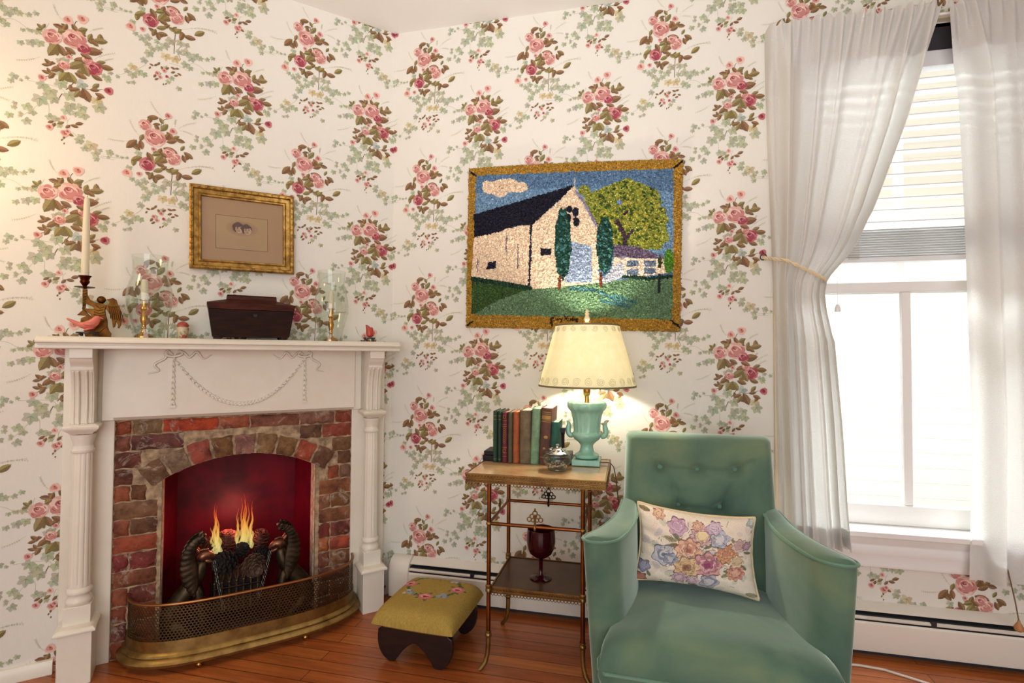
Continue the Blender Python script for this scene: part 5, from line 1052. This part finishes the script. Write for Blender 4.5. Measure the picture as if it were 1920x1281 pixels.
# arms
def armpath(u): # u 0 rear .. 1 front: centre x, y, half thickness, top z
    y=.27-.47*u; cx=.243+.010*u+.079*max(0,(u-.30)/.70)**1.7; t=.027+.029*u**1.4; z=.676-.012*sin(min(1,u*1.25)*pi/2)**1.2+.008*u*u
    return cx,y,t,z
for s,nm in((-1,'left_arm'),(1,'right_arm')):
    rows=[]; N=26
    US=[0,.005]+list(np.linspace(.03,.88,N))+[.91,.935,.96,.98,.992,1.0]
    for u in US:
        cx,y,t,z=armpath(u); e=0
        if u>.88: e=(u-.88)/.12
        k=sqrt(max(.0,1-e*e)); k=max(k,.12); R=[]
        ln=-.05*u
        def px(o,zz): return s*(cx+o*k+ln*max(0,1-zz/z)**1.2)
        for o,zz in((-t,.08),(-t,.2),(-t,.35),(-t*1.0,.5),(-t*1.02,z-.05),(-t*1.02,z-.022),(-t*.98,z-.008),(-t*.7,z-.001),(-t*.3,z+.004),(t*.3,z+.004),(t*.7,z-.001),(t*.98,z-.008),(t*1.02,z-.022),(t*1.02,z-.05),(t,.5),(t,.35),(t,.2),(t,.08)): R.append((px(o,zz),y-(.012*e if 0 else 0),zz))
        rows.append(R)
    m=M(); m.grid(rows,cv=True); L=len(rows[0]); m.f+=[tuple(range(L)),tuple((len(rows)-1)*L+j for j in range(L))]; m.c+=[(255,255,255)]*2; m.m+=[0]*2
    ar=obj(nm,m,M_vel,ac,sharp=180,subsurf=1)
    pts=[]
    for side in(-1,1):
        P=[]
        for u in US[1:]:
            cx,y,t,z=armpath(u); e=max(0,(u-.88)/.12); k=max(sqrt(max(0,1-e*e)),.02); P.append((s*(cx+side*t*1.03*k),y-.002*e,z-.012))
        pts+=P if side<0 else P[::-1]
    m=M(); m.tube(pts,.0045,8); 
    obj('piping',m,M_pip,ar)
# seat and base
rows=[]
for y in [.26,.2,.1,0,-.1,-.18,-.24,-.275,-.295,-.308,-.314,-.316]:
    hw=.232+.085*max(0,(.26-y)/.57)**1.15; e=max(0,(-y-.24)/.076); k=sqrt(max(0,1-e*e)); zt=.405+.02*(.26-y)/.5; zb=.33; R=[]; n=24
    for i in range(n+1):
        x=-hw+2*hw*i/n; q=abs(x)/hw; R.append((x*(1-.02*e),y,zb+(zt+.022*(1-q**2.6)-.012*q**8-zb)*(.25+.75*k)))
    for i in range(n,-1,-2): x=-hw+2*hw*i/n; R.append((x*(1-.02*e),y,zb-.02))
    rows.append(R)
m=M(); m.grid(rows,cv=True); L=len(rows[0]); m.f.append(tuple((len(rows)-1)*L+j for j in range(L))); m.c.append((255,255,255)); m.m.append(0); se=obj('seat',m,M_vel,ac,sharp=180,subsurf=1)
m=M(); m.tube([(-.290,-.17,.352),(-.313,-.255,.352),(-.309,-.297,.350),(-.29,-.318,.349),(.29,-.318,.349),(.309,-.297,.350),(.313,-.255,.352),(.290,-.17,.352)],.005,8); obj('piping',m,M_pip,se)
m=M(); m.prism([(-.25,.30),(-.305,-.22),(-.300,-.29),(-.28,-.308),(.28,-.308),(.300,-.29),(.305,-.22),(.25,.30)],.12,.335,axis='z'); obj('base',m,M_vel,ac,bevel=.012,seg=3)
for x,y in((-.27,-.26),(.27,-.26),(-.22,.26),(.22,.26)):
    m=M(); m.lathe([(.014,0),(.022,.12)],16,(x,y,0)); obj('leg',m,M_dkw,ac)
# cushion
cu=thing('throw_pillow','floral tapestry pillow with cream piping leaning on the green armchair back','pillow',(1.408,-.60,.56))
cv=Canvas(728,640,(226,212,194),0,0,2,2); cv.a+=RNG.normal(0,4,(640,728,1))
def flower(x,y,r,cols_,n=7,ph=0):
    cv.ell(x,y,1.31*r,1.24*r,tuple(int(q*.62) for q in cols_[0]),wob=.13,lob=n,ph=ph,j=6)
    for k,(f,c) in enumerate(zip((1,.78,.58,.4,.22),cols_)): cv.ell(x+(.06*r*sin(k*2+ph)),y+.05*r*cos(k*3+ph),1.25*r*f,1.2*r*f*.92,c,wob=.13,lob=n-k,ph=ph+k,j=5)
_fl0=flower
def _fl(x,y,r,c,n=7,ph=0):
    _fl0(x,y,r,c,n,ph)
    for i in range(int(n*3)):
        a=i*2*pi/(n*3)+ph; q=random.uniform(.45,1.05)*r; w=random.uniform(.25,.5); dk=tuple(int(v*.72) for v in c[0]); cv.line([(x+q*cos(a+h*w),y+q*.93*sin(a+h*w)) for h in(-.6,0,.6)],4,dk,4)
def flower(x,y,r,cols_,n=7,ph=0): _fl(x,y,r,[tuple(int(q*.78+b*.22) for q,b in zip(c,(206,190,170))) for c in cols_],n,ph)
def lf(x,y,l,a,c=(146,144,112)):
    cv.ell(x,y,l/2,l*.2,c,rot=a,j=6); cv.line([(x-l*.45*cos(a),y-l*.45*sin(a)),(x+l*.45*cos(a),y+l*.45*sin(a))],5,tuple(int(q*.75) for q in c))
for i in range(70): cv.ell(random.uniform(130,1330),random.uniform(260,1080),random.uniform(20,60),random.uniform(16,40),random.choice([(216,200,186),(206,192,186),(204,198,178),(224,204,186),(200,190,192)]),rot=random.uniform(0,3),j=5)
for i in range(26): cv.ell(random.uniform(480,1120),random.uniform(480,1050),random.uniform(30,80),random.uniform(25,55),random.choice([(196,192,170),(206,196,176),(186,186,166),(214,206,190)]),rot=random.uniform(0,3),j=5)
for x,y,l,a in((430,450,150,.3),(500,420,130,.9),(460,520,110,-.2),(1000,690,140,.6),(960,640,120,.2),(860,520,120,-.5),(1080,840,120,.4),(480,720,80,.2),(1050,880,110,-.4),(900,980,90,.5),(560,470,90,.6),(700,1040,110,.3),(1130,480,80,1.1),(200,890,90,1.0),(1260,800,90,.8),(1300,640,90,.4),(170,160,130,.2),(1330,1130,140,.25),(320,620,90,.4)): lf(x,y,l,a,random.choice([(146,144,112),(124,128,100),(160,152,118),(132,116,88)]))
flower(520,305,82,[(196,158,186),(176,132,166),(208,182,204),(186,150,180)],6); flower(790,400,100,[(206,168,176),(186,140,160),(232,206,150),(238,214,160)],12,1)
flower(630,570,115,[(226,176,150),(206,142,118),(234,196,170),(200,130,110),(150,84,70)],8,.5); flower(845,750,128,[(206,150,150),(176,98,122),(214,168,172),(150,66,104),(120,40,80)],8,1.5)
flower(610,790,110,[(220,186,140),(200,160,112),(214,178,130),(140,96,70),(110,70,54)],7,2); flower(1060,620,92,[(208,146,104),(188,120,86),(216,164,124),(190,120,90)],10,.7); flower(1160,850,78,[(206,140,116),(186,112,96),(214,160,140)],9,.3)
flower(350,640,100,[(176,182,200),(200,200,208),(112,126,152),(196,198,206),(90,104,132)],5,.3); flower(430,690,60,[(148,158,186),(120,134,166),(190,192,204)],5,1); flower(980,450,80,[(178,184,202),(150,160,188),(206,206,210)],5,2); flower(870,970,80,[(170,166,184),(120,122,150),(196,192,200)],5,.9)
flower(540,930,64,[(196,160,180),(176,132,158),(206,176,190)],8); flower(690,960,54,[(196,158,180),(206,176,190)],7,1); flower(740,290,44,[(206,150,130),(220,176,150)],7); flower(920,320,60,[(190,164,196),(206,184,206)],6); flower(1200,540,60,[(214,186,176),(190,150,150)],7); flower(330,190,50,[(206,150,120),(220,180,150)],7); flower(130,800,60,[(120,120,156),(150,150,180)],5); flower(110,960,60,[(150,84,72),(170,100,84)],6); flower(1290,560,40,[(150,110,130),(180,140,160)],6); flower(1330,300,50,[(150,170,170),(190,196,190)],5); flower(1180,720,60,[(226,200,166),(206,176,140)],7)
for i in range(240):
    a=random.uniform(0,6.28); x=760+random.gauss(0,260); y=650+random.gauss(0,190); l=random.uniform(20,55); cv.line([(x,y),(x+l*cos(a),y+l*sin(a))],5,random.choice([(110,104,96),(132,118,104),(96,92,104),(150,120,112)]))
n=191; g=np.linspace(-1,1,n); PC=[(-.186,.132),(.196,.108),(.186,-.122),(-.201,-.098)]
def pil(u,v,s):
    uu=u*(1-.085*(1-v*v)) ; vv=v*(1-.12*(1-u*u)); a=(uu+1)/2;b=(1-vv)/2
    x=(1-a)*(1-b)*PC[0][0]+a*(1-b)*PC[1][0]+a*b*PC[2][0]+(1-a)*b*PC[3][0]; z=(1-a)*(1-b)*PC[0][1]+a*(1-b)*PC[1][1]+a*b*PC[2][1]+(1-a)*b*PC[3][1]
    t=.074*max(0,(1-u*u)*(1-v*v))**.42+.0022*sin(u*9+v*14)*(abs(u)**2)*(1-u*u)*3+.002*sin(v*21+u*3)*(1-v*v)*abs(u)
    return (x,-s*t+z*.42,z)
gc=(g[:-1]+g[1:])/2
def crp(u,v):
    a=(u+1)/2;b=(1-v)/2; return ((1-a)*(1-b)*110+a*(1-b)*1350+a*b*1410+(1-a)*b*60,(1-a)*(1-b)*115+a*(1-b)*270+a*b*1195+(1-a)*b*985)
cc=np.zeros((n-1,n-1,3))
for i,u in enumerate(gc):
    for j,v in enumerate(gc): x,y=crp(u,v); cc[i,j]=cv.a[int(min(639,max(0,y/2))),int(min(727,max(0,x/2)))]
m=M(); m.grid([[pil(u,v,1) for v in g] for u in g],cols=np.rint(cc).astype(int)); m.grid([[pil(u,v,-1) for v in g] for u in g],col=(206,192,170)); obj('pillow_cover',m,mat('tapestry_cloth',attr=True,rough=.88,spec=.1,bump=.3,bscale=240),cu,sharp=180)
edge=[(u,-1) for u in g]+[(1,v) for v in g[1:]]+[(u,1) for u in g[::-1][1:]]+[(-1,v) for v in g[::-1][1:-1]]
m=M(); m.tube([pil(u,v,1) for u,v in edge],.0048,8,closed=True); obj('piping',m,mat('cream_piping',(222,200,160),.8),cu)
# floor cord by the heater
fc=thing('floor_cord','white electric cord lying on the floor by the heater at the right of the chair','cord',(2.15,-.2,0)); m=M()
m.tube([(-.45,.045,.005),(-.25,.05,.005),(-.08,.062,.005),(.0,.052,.005),(.09,.008,.005),(.2,-.05,.005),(.4,-.08,.005)],.0045,8); obj('cord',m,mat('white_cord',(206,196,186),.5),fc)
